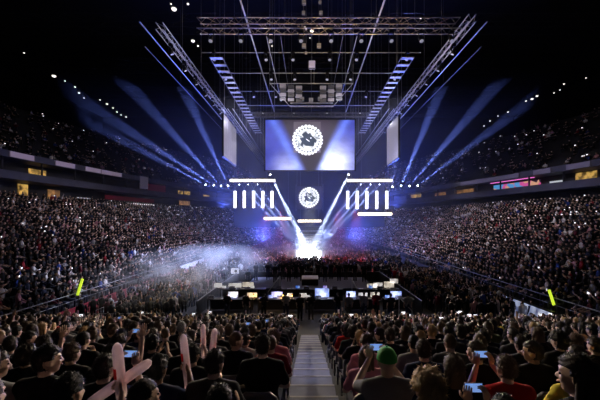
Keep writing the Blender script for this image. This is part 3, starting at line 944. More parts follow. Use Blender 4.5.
# lit board by the right tunnel
def board_mat():
    m = bpy.data.materials.new('lit_board'); m.use_nodes = True; nt = m.node_tree; b = nt.nodes['Principled BSDF']
    tc = nt.nodes.new('ShaderNodeTexCoord'); n = nt.nodes.new('ShaderNodeTexNoise'); n.inputs['Scale'].default_value = 2.2
    nt.links.new(tc.outputs['Object'], n.inputs['Vector'])
    r = nt.nodes.new('ShaderNodeValToRGB'); e = r.color_ramp.elements
    e[0].position = .38; e[0].color = (.02,.05,.22,1); e[1].position = .62; e[1].color = (.6,.7,1,1)
    nt.links.new(n.outputs['Fac'], r.inputs['Fac']); nt.links.new(r.outputs['Color'], b.inputs['Emission Color']); b.inputs['Emission Strength'].default_value = .5
    return m
e = empty('lit_board', (13.1,17.6,0), 'blue and white lit board at foot of right stand', 'screen')
part('board_frame', MB().box(-.06,.1,0,4.8,0,1.5), black_mt, e)
part('board_screen', MB().box(-.09,-.06,.1,4.7,.35,1.42), board_mat(), e)
lime = emat('lime_strip', (.72,.95,.05), .9)
for (a, b_, lab) in (((549,290),(554,305),'slanted glowing lime strip above blue board on right'), ((82.5,279),(77.5,295),'slanted glowing lime strip at left stand fence')):
    Yd = 18.6 if a[0] > 300 else 19.6
    p, q = at(*a, Yd), at(*b_, Yd)
    e = empty('lime_marker', (q.x,q.y,q.z), lab, 'marker light')
    part('light_strip', MB().tube((0,0,0), p-q, .075, n=8), lime, e)
    part('marker_post', MB().tube((0,.08,-q.z + (0 if a[0]>300 else 0)), (0,.08,.3), .03, n=8), black_mt, e)

# ------------------------------------------------------------------ mixing area on the floor
FX = 7.4
def panel_fence(p0, p1, label):
    p0 = Vector((*p0, 0)); p1 = Vector((*p1, 0)); e = empty('black_barrier', p0, label, 'barrier', 'black barriers round the mixing area'); d = p1-p0
    u = d.normalized(); t = Vector((-u.y,u.x,0))*.03
    mb = MB(); v = [t, -t, d-t, d+t]; v = [tuple(x) for x in v] + [tuple(x+Vector((0,0,1.0))) for x in v]
    mb.add(v, [(0,3,2,1),(4,5,6,7),(0,1,5,4),(1,2,6,5),(2,3,7,6),(3,0,4,7)]); part('barrier_panel', mb, black_pl, e)
    mb = MB(); mb.tube((0,0,1.03), d+Vector((0,0,1.03)), .035); part('top_rail', mb, alu_dark, e)
    n = max(1, int(d.length/1.5)); 
    for i in range(n+1):
        part('post', MB().box(-.04,.04,-.04,.04,0,1.02), black_mt, e).location = d*i/n
panel_fence((-FX,22), (-FX,35), 'black barrier along left side of the mixing area')
panel_fence((FX+.2,22), (FX+.2,35), 'black barrier along right side of the mixing area')
panel_fence((-FX,35), (FX+.2,35), 'black barrier between the mixing area and the standing crowd')
# raised deck
dk = MB().box(-5.6,5.8,28.6,34.4,0,.55)
o = link('platform', dk.mesh('platform', skirt_m)); tag(o, 'grey skirted platform at back of the mixing area', 'platform')

def desk(x0, x1, Y, z0, label):
    e = empty('desk', ((x0+x1)/2, Y, z0), label, 'desk', 'black production desks'); w = (x1-x0)/2
    part('desk_top', MB().box(-w,w,-.4,.4,.90,.95), table_m, e, bevel=.01)
    part('desk_skirt', MB().box(-w+.02,w-.02,.33,.37,.05,.90), black_pl, e)
    for sx in (-1,1):
        for sy in (-1,1): part('leg', MB().box(sx*(w-.06)-.025,sx*(w-.06)+.025,sy*.33-.025,sy*.33+.025,0,.90), black_mt, e)
scr_mats = {'violet': ((.35,.25,1),(.9,.85,1)), 'blue': ((.05,.2,.9),(.6,.8,1)), 'white': ((.8,.75,.7),(1,.95,.9)), 'cream': ((.8,.7,.55),(1,.9,.75))}
def screen_mat(key):
    nme = 'monitor_' + key
    if nme in MATS: return MATS[nme]
    a_, b_ = scr_mats[key]
    m = bpy.data.materials.new(nme); m.use_nodes = True; nt = m.node_tree; b = nt.nodes['Principled BSDF']
    tc = nt.nodes.new('ShaderNodeTexCoord'); n = nt.nodes.new('ShaderNodeTexVoronoi'); n.inputs['Scale'].default_value = 7; n.distance = 'CHEBYCHEV'
    nt.links.new(tc.outputs['Object'], n.inputs['Vector']); sp = nt.nodes.new('ShaderNodeSeparateColor'); nt.links.new(n.outputs['Color'], sp.inputs['Color'])
    r = nt.nodes.new('ShaderNodeValToRGB'); e = r.color_ramp.elements; e[0].position = .25; e[0].color = (*[c*.35 for c in a_],1); e[1].position = .75; e[1].color = (*b_,1); x = e.new(.5); x.color = (*a_,1)
    nt.links.new(sp.outputs['Red'], r.inputs['Fac']); nt.links.new(r.outputs['Color'], b.inputs['Emission Color']); b.inputs['Emission Strength'].default_value = .85
    MATS[nme] = m
    return m
def monitor(px, py, wpx, hpx, Y, z0, key, label):
    c = at(px, py, Y); w = wpx*Y/F/2; h = hpx*Y/F/2; zt = z0
    e = empty('monitor', (c.x, Y, zt), label, 'monitor', 'monitors on the production desks'); cz = max(c.z - zt, h + .06)
    mc = part('monitor_case', MB().box(-w-.02,w+.02,0,.05,cz-h-.02,cz+h+.02), black_pl, e, bevel=.008)
    part('monitor_screen', MB().box(-w,w,-.008,.004,cz-h,cz+h), screen_mat(key), mc)
    part('monitor_stand', MB().box(-.03,.03,.03,.07,.01,cz).box(-.12,.12,-.04,.12,0,.015), black_mt, e)
YA, YB, YC = 23.2, 26.6, 30.2
ITEMS = []
desk(-7.0,-3.9,YA,0,'black production desk with cream monitor, front row far left')
desk(-3.5,-.5,YA,0,'black production desk with violet monitor, front row left of centre')
desk(-.2,2.3,YA,0,'black production desk with large blue monitor, front row centre')
desk(2.6,5.0,YA,0,'black production desk with small blue monitor, front row right')
desk(5.3,7.4,YA,0,'black production desk with blue monitor, front row far right')
desk(-7.0,-3.4,YB,0,'black production desk in second row on the left')
desk(-2.6,2.8,YB,0,'long black production desk in second row at centre')
desk(4.0,7.3,YB,0,'black production desk in second row on the right')
for a_ in [(277,295.5,11,5.5,YA,'violet','violet monitor on the front desk left of centre'),(289,297.5,7,4,YA,'white','small white monitor right of the violet monitor'),
           (322,293,14,9,YA,'blue','largest blue monitor on the front desk, right of centre'),(351,296.5,9,6,YA,'blue','small blue monitor in front of grey platform right'),
           (396,299,11,6,YA,'blue','blue monitor at right end of the front desk row'),(233,299,10,5.5,YA,'cream','cream monitor at left end of front desk row'),
           (252,297,10,4.5,YA,'cream','dim cream monitor between two standing crew on left'),(303,298,7,4,YA,'white','small white monitor at centre of front desk'),
           (363,300,9,4.5,YA,'white','white monitor right of the small blue one'),(375,300,9,5,YA,'cream','cream monitor left of the right-hand blue one'),
           (218,289.5,8,4.5,YB,'white','white monitor far left in the second desk row'),(235,285.5,13,4.5,YB,'white','wide white monitor left in second desk row'),(248,284.5,11,4.5,YB,'cream','wide cream monitor in second desk row beside platform'),
           (378,286,9,5,YB,'white','white monitor left of three in right second row'),(389,287,10,6,YB,'cream','cream monitor in middle of right second row'),(394,281,8,4.5,YB,'white','highest white monitor of right second row'),(372,291,10,4,YB,'cream','low cream monitor at left of right second row')]:
    monitor(*a_[:5], .95, *a_[5:])
cl_cases = [black_pl, paper_m, skirt_m, black_mt, white_m]
n_c = 0
for (x0, x1, Y, kind_) in [(-7,-3.9,YA,'front'),(-3.5,-.5,YA,'front'),(-.2,2.3,YA,'front'),(2.6,5,YA,'front'),(5.3,7.4,YA,'front'),(-7,-3.4,YB,'second'),(-2.6,2.8,YB,'second'),(4,7.3,YB,'second')]:
    x = x0 + .25
    while x < x1 - .3:
        n_c += 1
        nm_ = ['laptop','flight_case','paper_stack'][n_c % 3]
        lab = {'laptop':'open laptop','flight_case':'small equipment case','paper_stack':'stack of white papers'}[nm_] + ' on the %s desk row, %s desk item counted from left' % (kind_, ordw(1 + sum(1 for q in ITEMS if q == kind_)) if True else '')
        ITEMS.append(kind_)
        e = empty(nm_, (x, Y-.18, .95), lab, nm_.replace('_',' '), 'equipment on the production desks')
        if nm_ == 'laptop':
            b_ = part('laptop_base', MB().box(-.17,.17,-.12,.12,0,.02), black_pl, e)
            sc_ = part('laptop_lid', MB().box(-.17,.17,.11,.125,.02,.24), black_pl, e); part('laptop_screen', MB().box(-.155,.155,.104,.112,.035,.225), screen_mat(random.choice(['violet','blue','white'])), sc_)
        elif nm_ == 'flight_case':
            part('case_body', MB().box(-.2,.2,-.12,.14,0,.2), random.choice([black_pl, skirt_m]), e, bevel=.015); part('case_edge', MB().box(-.205,.205,-.125,.145,.12,.14), alu, e); part('knob_row', MB().box(-.15,.15,-.13,-.12,.04,.07), alu, e)
        else:
            part('sheets', MB().cbox((0,0,.01),(.3,.22,.02)).cbox((.02,.01,.026),(.3,.22,.008),Matrix.Rotation(.2,3,'Z')), paper_m, e)
        x += random.uniform(.62,.85)
# console in the middle of the platform
e = empty('console', (at(310,281,YC).x, YC, .55), 'dark mixing console with white lit top, middle of platform', 'mixing console')
part('console_body', MB().box(-.75,.75,-.35,.35,0,.55), black_pl, e, bevel=.03)
part('console_top', MB().add([(-.75,-.38,.56),(.75,-.38,.56),(.75,.4,.74),(-.75,.4,.74),(-.75,-.38,.62),(.75,-.38,.62),(.75,.4,.80),(-.75,.4,.80)], [(0,3,2,1),(4,5,6,7),(0,1,5,4),(1,2,6,5),(2,3,7,6),(3,0,4,7)]), white_m, e, label='white sloping top')
# orange desk lamps
amber = emat('amber_bulb', (1,.5,.08), 14)
for px, py, Y, z0, lab in [(283,301,YA,.95,'amber desk lamp on front desk below violet monitor'),(254,300,YA,.95,'amber desk lamp on front desk between two standing crew'),(292,303,YA,.95,'amber desk lamp on front desk, rightmost of the three')]:
    c = at(px, py, Y-.25)
    e = empty('desk_lamp', (c.x, Y-.25, z0), lab, 'lamp', 'amber desk lamps')
    part('lamp_base', MB().tube((0,0,0),(0,0,.03),.08,.06,10), black_mt, e); part('lamp_arm', MB().poly([(0,0,.03),(0,.05,.25),(0,-.06,.36)], .012), black_mt, e)
    lsh = part('lamp_shade', MB().tube((0,-.06,.38),(0,-.10,.28),.03,.07,10), black_mt, e); part('bulb', MB().ell((0,-.1,.27),(.04,.04,.04)), amber, lsh, True)
# small sign screen at the barrier corner
e = empty('preview_screen', at(235,271,34.2)*1, 'small white screen on a post at left barrier corner', 'screen')
e.location.z = 0; c = at(235,271,34.2)
part('screen_case', MB().box(-.45,.45,0,.08,c.z-.33,c.z+.33), black_pl, e); part('screen_face', MB().box(-.4,.4,-.01,.002,c.z-.28,c.z+.28), emat('preview_white',(.85,.85,1),1.0), e)
part('screen_mark', MB().ell((.08,-.012,c.z),(.16,.006,.16)), black_pl, e)
part('post', MB().tube((0,.04,0),(0,.04,c.z-.3),.04), black_mt, e)

crew = [(246,21.6,'standing'),(264,21.4,'standing, hands forward'),(300,21.2,'standing'),(311,21.4,'standing, hands forward'),(338,21.6,'standing, hands forward'),(349,21.3,'standing'),(364,21.5,'standing'),(376,21.6,'standing, hands forward'),(391,21.2,'standing'),(227,21.7,'standing, hands forward'),(286,21.5,'standing, hands forward'),(408,21.4,'standing')]
for i, (px, Y, key) in enumerate(crew):
    person(((px-308)*Y/F, Y, 0), key, random.choice(['short','crop','tail']), 'dark brown', random.choice(['black','charcoal','black','grey']) if px not in (376,) else 'dark red',
           'crew member standing behind front production desk, %s from the left' % ordw(1+sorted(c_[0] for c_ in crew).index(px)), 'crew standing at the desks', random.uniform(-.3,.3), random.uniform(.97,1.05))
back = [(248,32.2),(256,32.6),(268,33.0),(275,31.6),(283,33.2),(289,32.0),(296,33.4),(302,32.2),(318,33.0),(325,31.8),(331,33.3),(339,32.4),(346,33.0),(355,32.4),(364,31.8)]
for i, (px, Y) in enumerate(back):
    z0 = .55 if -5.3 < (px-308)*Y/F < 5.5 else 0
    person(((px-308)*Y/F, Y, z0), 'standing', 'short', 'black', 'black', 'crew member in black at the back of mixing area, %s from the left' % ordw(i+1), 'crew standing on the platform', random.uniform(-.3,.3), 1.02)

for (a_, b_, Y0, lab) in [((399,297),(412,311),21.8,'pale double handrail right of the crew by right barrier'),((352,279),(357,289),28.2,'short pale handrail slanting down from platform on right'),((280,276),(268,292),28.2,'short pale handrail slanting down from platform on left')]:
    p, q = at(*a_,Y0), at(*b_,Y0-.6); e = empty('handrail', (p.x,p.y,0), lab, 'handrail', 'slanting handrails'); o_ = Vector((p.x,p.y,0))
    part('rail', MB().tube(p-o_, q-o_, .035), alu, e); part('post', MB().tube((p.x-o_.x,0,0), p-o_, .03), alu, e); part('post', MB().tube(Vector((q.x,q.y,0))-o_, q-o_, .03), alu, e)
# camera crane right of the platform
b0 = at(372,288,33)
e = empty('camera_crane', (b0.x+.2, 33, 0), 'dark camera crane on tripod right of grey platform', 'camera crane')
mb = MB()
for k_ in range(3): a_ = 2*PI*k_/3; mb.tube((.55*math.cos(a_),.55*math.sin(a_),0),(0,0,1.5),.035)
part('tripod', mb, black_mt, e)
part('arm', MB().tube((1.2,.6,1.35),(-2.4,-1.0,2.7),.055).tube((1.2,.6,1.2),(-2.4,-1.0,2.6),.025), black_mt, e)
part('counterweight', MB().cbox((1.25,.62,1.28),(.4,.3,.4)), black_pl, e)
part('camera_head', MB().cbox((-2.5,-1.0,2.5),(.35,.6,.35)).tube((-2.5,-1.3,2.5),(-2.5,-1.5,2.5),.1), black_pl, e)

# ------------------------------------------------------------------ stage: booth, backdrop, light bars, screens
booth_m = emat('booth_white', (.92,.95,1), 14.0)
p0 = at(297,250,48); 
e = empty('stage_portal', (.15,48,0), 'blazing white stage portal at far end of the floor', 'stage')
part('portal_panel', MB().box(-1.75,1.75,0,.12,.75,2.1), booth_m, e)
part('portal_frame', MB().box(-2.0,-1.75,-.1,.3,0,2.25).box(1.75,2.0,-.1,.3,0,2.25).box(-2.0,2.0,-.1,.3,2.1,2.3), alu, e)
part('portal_steps', MB().box(-2.2,2.2,-1.6,0,0,.25).box(-2.0,2.0,-.9,0,.25,.5).box(-1.9,1.9,-.4,0,.5,.72), white_m, e)

YS = 60
glow = emat('tube_glow', (1,.95,1), 2.6)
warmglow = emat('bar_glow', (1,.84,.62), 5.0)
def light_bar(px0, px1, py, Y, label):
    a_, b_ = at(px0,py,Y), at(px1,py,Y); c = (a_+b_)/2; w = (b_.x-a_.x)/2
    e = empty('light_bar', c, label, 'light bar', 'horizontal light bars at the stage')
    n = max(5, int(w*2/.45)); part('bar_housing', MB().box(-w,w,0,.25,-.28,.28), black_mt, e)
    mb = MB()
    for i in range(n):
        x = -w + (i+.5)*2*w/n; mb.cbox((x,-.03,0),(2*w/n*.97,.06,.42))
    part('lamp_cells', mb, warmglow, e)
    part('hanging_cable', MB().tube((-w*.8,.1,.28),(-w*.8,.1,23-c.z),.02,n=5).tube((w*.8,.1,.28),(w*.8,.1,23-c.z),.02,n=5), cable_m, e)
light_bar(230,275,180.5,YS,'long warm white light bar above five tubes, left of screen')
light_bar(347,392,180.5,YS,'long warm white light bar above five tubes, right of screen')
light_bar(264,291,218.5,YS,'lower warm white light bar left of stage')
light_bar(358,392,214,YS,'lower warm white light bar right of stage')
light_bar(298,321,221,66,'short warm white light bar under the small centre screen')
# cross cable Vs above the tubes and the tubes
def tube_light(px, y0, y1, Y, label):
    t = at(px,y0,Y); b_ = at(px,y1,Y); h = t.z-b_.z
    e = empty('light_tube', b_, label, 'light tube', 'vertical light tubes beside the stage')
    part('tube', MB().box(-.24,.24,-.08,.12,.1,h-.1), glow, e, bevel=.05)
    part('end_cap', MB().box(-.27,.27,-.1,.14,0,.1), black_mt, e); part('end_cap', MB().add([(-.27,-.1,h-.1),(.27,-.1,h-.1),(.27,.14,h-.1),(-.27,.14,h-.1),(0,.02,h+.35)], [(3,2,1,0),(0,1,4),(1,2,4),(2,3,4),(3,0,4)]), alu_dark, e)
    top = at(px,181.5,Y).z - b_.z
    part('hanging_cable', MB().tube((0,.02,h+.3),(-.75,.02,top),.025,n=5).tube((0,.02,h+.3),(.75,.02,top),.025,n=5), cable_m, e)
for i, px in enumerate((235,244.2,253.6,262.8,272)): tube_light(px,190.5,208.5,YS,'white vertical light tube, %s of five on the left' % ordw(i+1))
for i, px in enumerate((347.7,357.2,366.8,376.8,386.8)): tube_light(px,190.5,209.5,YS,'white vertical light tube, %s of five on the right' % ordw(i+1))

# main screen
def main_screen_mat():
    m = bpy.data.materials.new('main_screen_picture'); m.use_nodes = True; nt = m.node_tree; L = nt.links
    b = nt.nodes['Principled BSDF']; b.inputs['Base Color'].default_value = (.01,.01,.01,1); b.inputs['Roughness'].default_value = .4
    tc = nt.nodes.new('ShaderNodeTexCoord'); sx = nt.nodes.new('ShaderNodeSeparateXYZ'); L.new(tc.outputs['Generated'], sx.inputs['Vector'])
    def M(op, a, b_=None, c=None):
        n = nt.nodes.new('ShaderNodeMath'); n.operation = op
        for i, x in enumerate((a, b_, c)):
            if x is None: continue
            if isinstance(x, (int, float)): n.inputs[i].default_value = x
            else: L.new(x, n.inputs[i])
        return n.outputs[0]
    u, v = sx.outputs['X'], sx.outputs['Z']
    def ss(x, lo, hi):
        n = nt.nodes.new('ShaderNodeMapRange'); n.interpolation_type = 'SMOOTHSTEP'; L.new(x, n.inputs[0]); n.inputs[1].default_value = lo; n.inputs[2].default_value = hi
        return n.outputs[0]
    def gauss(x, w): return M('POWER', 2.718, M('MULTIPLY', M('MULTIPLY', x, x), -1.0/(w*w)))
    nz = nt.nodes.new('ShaderNodeTexNoise'); nz.inputs['Scale'].default_value = 5; nz.inputs['Detail'].default_value = 5; L.new(tc.outputs['Generated'], nz.inputs['Vector'])
    n = nz.outputs['Fac']
    # dark funnel in the middle, blue at both sides
    dl = M('SUBTRACT', u, M('SUBTRACT', .44, M('MULTIPLY', v, .27)))     # <0 : left of the dark funnel
    dr = M('SUBTRACT', M('ADD', .58, M('MULTIPLY', v, .26)), u)
    side = M('MAXIMUM', M('SUBTRACT', 1, ss(dl, -.05, .04)), M('SUBTRACT', 1, ss(dr, -.05, .04)))
    beamL = gauss(M('SUBTRACT', u, M('SUBTRACT', .38, M('MULTIPLY', v, .30))), .05)
    beamR = gauss(M('SUBTRACT', u, M('ADD', .62, M('MULTIPLY', v, .29))), .05)
    beam = M('ADD', beamL, beamR)
    cloudR = M('MULTIPLY', gauss(M('SUBTRACT', u, .78), .17), gauss(M('SUBTRACT', v, .08), .36))
    cloudL = M('MULTIPLY', gauss(M('SUBTRACT', u, .24), .14), gauss(M('SUBTRACT', v, .05), .22))
    cl = M('MULTIPLY', M('MULTIPLY', side, M('ADD', cloudR, M('MULTIPLY', cloudL, .35))), M('ADD', .2, M('MULTIPLY', n, 1.8)))
    glowc = M('MULTIPLY', gauss(M('SUBTRACT', u, .5), .22), gauss(M('SUBTRACT', v, .85), .3))
    def scale(col, f):
        mx = nt.nodes.new('ShaderNodeVectorMath'); mx.operation = 'SCALE'; mx.inputs[0].default_value = col; L.new(f, mx.inputs['Scale']); return mx.outputs[0]
    def addv(a_, b_):
        mx = nt.nodes.new('ShaderNodeVectorMath'); mx.operation = 'ADD'; L.new(a_, mx.inputs[0]); L.new(b_, mx.inputs[1]); return mx.outputs[0]
    tot = scale((.035,.024,.045), M('ADD', .5, M('MULTIPLY', glowc, 2.0)))
    tot = addv(tot, scale((.022,.042,.46), M('MULTIPLY', side, M('ADD', .5, n))))
    tot = addv(tot, scale((.10,.18,.50), M('MULTIPLY', beam, M('ADD', .35, n))))
    tot = addv(tot, scale((1.25,1.3,1.55), cl))
    L.new(tot, b.inputs['Emission Color']); b.inputs['Emission Strength'].default_value = 1.0
    return m
def emblem(parent, c, r, y):
    """round white emblem: scalloped ring and a dark maned animal head"""
    cx, cz = c
    mb = MB(); n = 48
    v = [(cx,y,cz)] + [(cx+r*.86*math.cos(2*PI*i/n), y, cz+r*.86*math.sin(2*PI*i/n)) for i in range(n)]
    mb.add(v, [(0, 1+(i+1)%n, 1+i) for i in range(n)])
    for i in range(26):
        a_ = 2*PI*i/26; q = (cx+r*.9*math.cos(a_), cz+r*.9*math.sin(a_)); rr = r*.105
        mb.add([(q[0]+rr*math.cos(b_*PI/4), y-.004, q[1]+rr*math.sin(b_*PI/4)) for b_ in range(8)], [tuple(range(7,-1,-1))])
    if 'emblem_metal' not in MATS:
        m = bpy.data.materials.new('emblem_metal'); m.use_nodes = True; nt = m.node_tree; b = nt.nodes['Principled BSDF']; MATS['emblem_metal'] = m
        tc = nt.nodes.new('ShaderNodeTexCoord'); nz = nt.nodes.new('ShaderNodeTexNoise'); nz.inputs['Scale'].default_value = 1.5; nz.inputs['Detail'].default_value = 6; nt.links.new(tc.outputs['Object'], nz.inputs['Vector'])
        rp = nt.nodes.new('ShaderNodeValToRGB'); e_ = rp.color_ramp.elements; e_[0].position = .34; e_[0].color = (.16,.20,.27,1); e_[1].position = .50; e_[1].color = (.95,.97,1,1)
        nt.links.new(nz.outputs['Fac'], rp.inputs['Fac']); nt.links.new(rp.outputs['Color'], b.inputs['Emission Color']); b.inputs['Emission Strength'].default_value = 1.15; b.inputs['Base Color'].default_value = (.02,.02,.02,1)
    parent = part('emblem', mb, MATS['emblem_metal'], parent)
    mb = MB()
    for i in range(26):
        a_ = 2*PI*i/26; q = (cx+r*.9*math.cos(a_), cz+r*.9*math.sin(a_)); rr = r*.075
        mb.add([(q[0]+rr*math.cos(b_*PI/4), y-.008, q[1]+rr*math.sin(b_*PI/4)) for b_ in range(8)], [tuple(range(7,-1,-1))])
    part('emblem_studs', mb, emat('emblem_white', (.95,.95,1), 1.6), parent)
    dark = mat('emblem_dark', (.02,.03,.05), .5, 0, (.06,.09,.13), .5)
    mb = MB()
    for i in range(26):
        a_ = 2*PI*(i+.5)/26; q = (cx+r*.76*math.cos(a_), cz+r*.76*math.sin(a_)); rr = r*.05
        mb.add([(q[0]+rr*math.cos(b_*PI/3), y-.012, q[1]+rr*math.sin(b_*PI/3)) for b_ in range(6)], [tuple(range(5,-1,-1))])
    part('emblem_dots', mb, dark, parent)
    head = [(-.42,-.30),(-.30,-.02),(-.46,.10),(-.22,.16),(-.34,.32),(-.10,.30),(-.12,.48),(.06,.34),(.16,.44),(.20,.28),(.38,.14),(.54,-.02),(.50,-.16),(.34,-.14),(.22,-.08),(.26,-.22),(.40,-.28),(.34,-.38),(.10,-.30),(-.02,-.16),(-.10,-.34),(-.24,-.24),(-.28,-.42)]
    bm = bmesh.new(); vs = [bm.verts.new((cx+r*p[0]*1.12, y-.02, cz+r*p[1]*1.12)) for p in head]; fc = bm.faces.new(vs); bmesh.ops.triangulate(bm, faces=[fc])
    me = bpy.data.meshes.new('emblem_head'); bm.to_mesh(me); bm.free(); me.materials.append(dark); link('emblem_head', me, parent)
    mb = MB(); mb.ell((cx+.22*r,y-.03,cz+.12*r),(r*.05,.006,r*.035)); mb.cbox((cx+.02*r,y-.03,cz-.02*r),(r*.26,.006,r*.05), Matrix.Rotation(.6,3,'Y'))
    part('emblem_marks', mb, emat('emblem_white', (.95,.95,1), 1.6), parent)

a_, b_ = at(265.5,170,50), at(354.5,120,50)
c = Vector(((a_.x+b_.x)/2, 50, a_.z))
w = (b_.x-a_.x)/2; h = b_.z-a_.z
e = empty('main_screen', c, 'large hanging video screen showing round white emblem and blue beams', 'screen')
part('screen_case', MB().box(-w-.15,w+.15,.05,.6,-.12,h+.12), black_mt, e)
part('screen_face', MB().box(-w,w,0,.06,0,h), main_screen_mat(), e)
part('screen_frame', MB().box(-w-.22,w+.22,-.04,.1,-.2,-.04).box(-w-.22,-w-.04,-.04,.1,-.2,h+.2).box(w+.04,w+.22,-.04,.1,-.2,h+.2).box(-w-.22,w+.22,-.04,.1,h+.04,h+.2), black_mt, e)
ec = at(307.5,140,50)
part('picture_panel', MB().box(ec.x-c.x-2.1,ec.x-c.x+2.0,-.012,-.002,ec.z-c.z-1.9,ec.z-c.z+2.75), emat('picture_panel', (.20,.17,.22), .5), e)
emblem(e, (ec.x-c.x, ec.z-c.z), 2.35, -.03)
part('hanging_cable', MB().tube((-w*.8,.3,h),(-w*.8,.3,44-c.z),.04,n=6).tube((w*.8,.3,h),(w*.8,.3,44-c.z),.04,n=6), cable_m, e)

# dark hanging drape wedge under the main screen and the small screen
a_, b_ = at(297,209,64), at(322,186,64); c = Vector(((a_.x+b_.x)/2,64,a_.z)); w = (b_.x-a_.x)/2; h = b_.z-a_.z
e = empty('stage_screen', c, 'small dark stage screen with glowing round white emblem', 'screen')
part('screen_case', MB().box(-w-.1,w+.1,.02,.4,-.1,h+.1), black_mt, e)
part('screen_face', MB().box(-w,w,-.01,.03,0,h), emat('stage_screen_face', (.06,.055,.10), .5), e)
ec = at(309,197.5,64); emblem(e, (ec.x-c.x, ec.z-c.z), 2.0, -.05)
part('screen_frame', MB().box(-w-.25,-w-.12,-.05,.1,-.4,h+.3).box(w+.12,w+.25,-.05,.1,-.4,h+.3), alu_dark, e)
part('hanging_cable', MB().tube((-w,.2,h),(-w,.2,23-c.z),.02,n=5).tube((w,.2,h),(w,.2,23-c.z),.02,n=5), cable_m, e)

# stage tower behind
mb = MB()
o = link('stage_backdrop', MB().box(-15.5,16,69,69.4,5.2,15).mesh('stage_backdrop', mat('black_drape', (.012,.013,.022), .95, bump=.3, bscale=3))); tag(o, 'tall black drape hanging behind the stage lights', 'curtain')
e = empty('stage_truss', (0.2,62.5,0), 'dark stage scaffold with cross rails under the centre bar', 'scaffold')
mb = MB()
for sx in (-2.6,2.6):
    for sy in (0,.6): mb.tube((sx,sy,0),(sx,sy,5.6),.05)
    for z in np.arange(.5,5.6,.7): mb.tube((sx,0,z),(sx,.6,z+.35),.025,n=5)
mb.tube((-2.6,.6,5.5),(2.6,.6,5.5),.05)
part('towers', mb, alu_dark, e); part('cross_rails', MB().tube((-2.6,0,4.6),(2.6,0,4.6),.08).tube((-2.6,0,3.9),(2.6,0,3.9),.06).tube((-2.6,0,3.2),(2.6,0,3.2),.06), alu, e)

# side screens seen edge-on
def side_screen(x, y0, y1, z0, z1, s, label):
    e = empty('side_screen', (x, (y0+y1)/2, z0), label, 'screen', 'side screens hanging beside the main screen'); L = (y1-y0)/2; h = z1-z0
    part('screen_case', MB().box(-.12,.12,-L-.1,L+.1,-.1,h+.1), black_mt, e)
    m = emat('side_screen_face', (.34,.32,.40), .55)
    mb = MB()
    for i in range(6):
        q0 = -L+2*L*i/6
        mb.box(s*.12-.03, s*.12+.03, q0+.02, q0+2*L/6-.02, 0, h)
    part('screen_face', mb, m, e)
    part('hanging_cable', MB().tube((0,-L*.8,h),(0,-L*.8,44-z0),.03,n=5).tube((0,L*.8,h),(0,L*.8,44-z0),.03,n=5), cable_m, e)
side_screen(-11.5,44.6,52.3,H+8.9,H+14.6,1,'pale side screen hanging left of the main screen')
side_screen(11.5,41.7,47.5,H+8.2,H+13.4,-1,'pale side screen hanging right of the main screen')

# ------------------------------------------------------------------ roof rig
def truss(name, p0, p1, label, m, w=.6, bay=.8, group='long aluminium trusses', cables=True, tri=False):
    p0, p1 = Vector(p0), Vector(p1); d = p1-p0; L = d.length; n = max(2, int(L/bay))
    e = empty(name, p0, label, 'truss', group)
    u = d.normalized(); side = u.cross(Vector((0,0,1))).normalized()*w/2; up = Vector((0,0,w/2))
    cs = [side+up, -side+up, -side-up, side-up]
    mb = MB()
    for c in cs: mb.tube(c, d+c, .05, n=6)
    part('chords', mb, m, e)
    mb = MB()
    for i in range(n):
        a_ = d*i/n; b_ = d*(i+1)/n
        for j in range(4):
            c, c2 = cs[j], cs[(j+1)%4]
            if i % 2: mb.tube(a_+c, b_+c2, .022, n=4)
            else: mb.tube(a_+c2, b_+c, .022, n=4)
    part('lattice', mb, m, e)
    if cables:
        for i in range(1, 6):
            q = d*i/6; part('hanging_cable', MB().tube(q+up, Vector((q.x,q.y,44-p0.z)), .02, n=4), cable_m, e)
    return e
ZT = H + 17
truss('lighting_truss', (-12.9,28.6,ZT), (-12.9,96,ZT), 'long lattice truss running to the stage, left of the screen', alu)
truss('lighting_truss', (13.7,27.5,ZT), (13.7,96,ZT), 'long lattice truss running to the stage, right of the screen', alu)
truss('lighting_truss', (-9.5,28.6,ZT), (13,28.6,ZT), 'golden lattice truss crossing the roof nearest the camera', gold_lit_alu, .9)
truss('lighting_truss', (-8.3,49.0,H+15.9), (9.3,49.0,H+15.9), 'short lattice truss right above the main screen', alu_dark, .5)
# outer pipes with bright tops
def pipe(x, y0, y1, z, label, r=.06, m=alu, gp='roof pipes running to the stage'):
    e = link('roof_pipe', MB().tube((0,0,0),(0,y1-y0,0),r,n=8).tube((0,(y1-y0)*.3,0),(0,(y1-y0)*.3,44-z),.015,n=4).tube((0,(y1-y0)*.8,0),(0,(y1-y0)*.8,44-z),.015,n=4).mesh('roof_pipe', m)); e.location = (x,y0,z)
    tag(e, label, 'pipe', gp)
pipe(-14.3,28,60,ZT,'thin roof pipe just outside the left lattice truss'); pipe(-15.8,32,62,ZT,'outermost bright roof pipe on the left',.05,alu_dark)
pipe(15.2,28,60,ZT,'thin roof pipe just outside the right lattice truss'); pipe(16.8,32,62,ZT,'outermost bright roof pipe on the right',.05,alu_dark)
for k_, x in enumerate((-11.9,-11.2,-10.5)): pipe(x,46,92,ZT-1.2,'silver cable tray pipe inside left lattice truss, %s from outside' % ordw(k_+1), .05)
for k_, x in enumerate((12.7,12.0,11.3)): pipe(x,46,92,ZT-1.2,'silver cable tray pipe inside right lattice truss, %s from outside' % ordw(k_+1), .05)
ZR = H + 20
for x, lab in ((-6.1,'bright straight roof rail left of centre'),(6.9,'bright straight roof rail right of centre')): pipe(x,22,60,ZR,lab,.09)
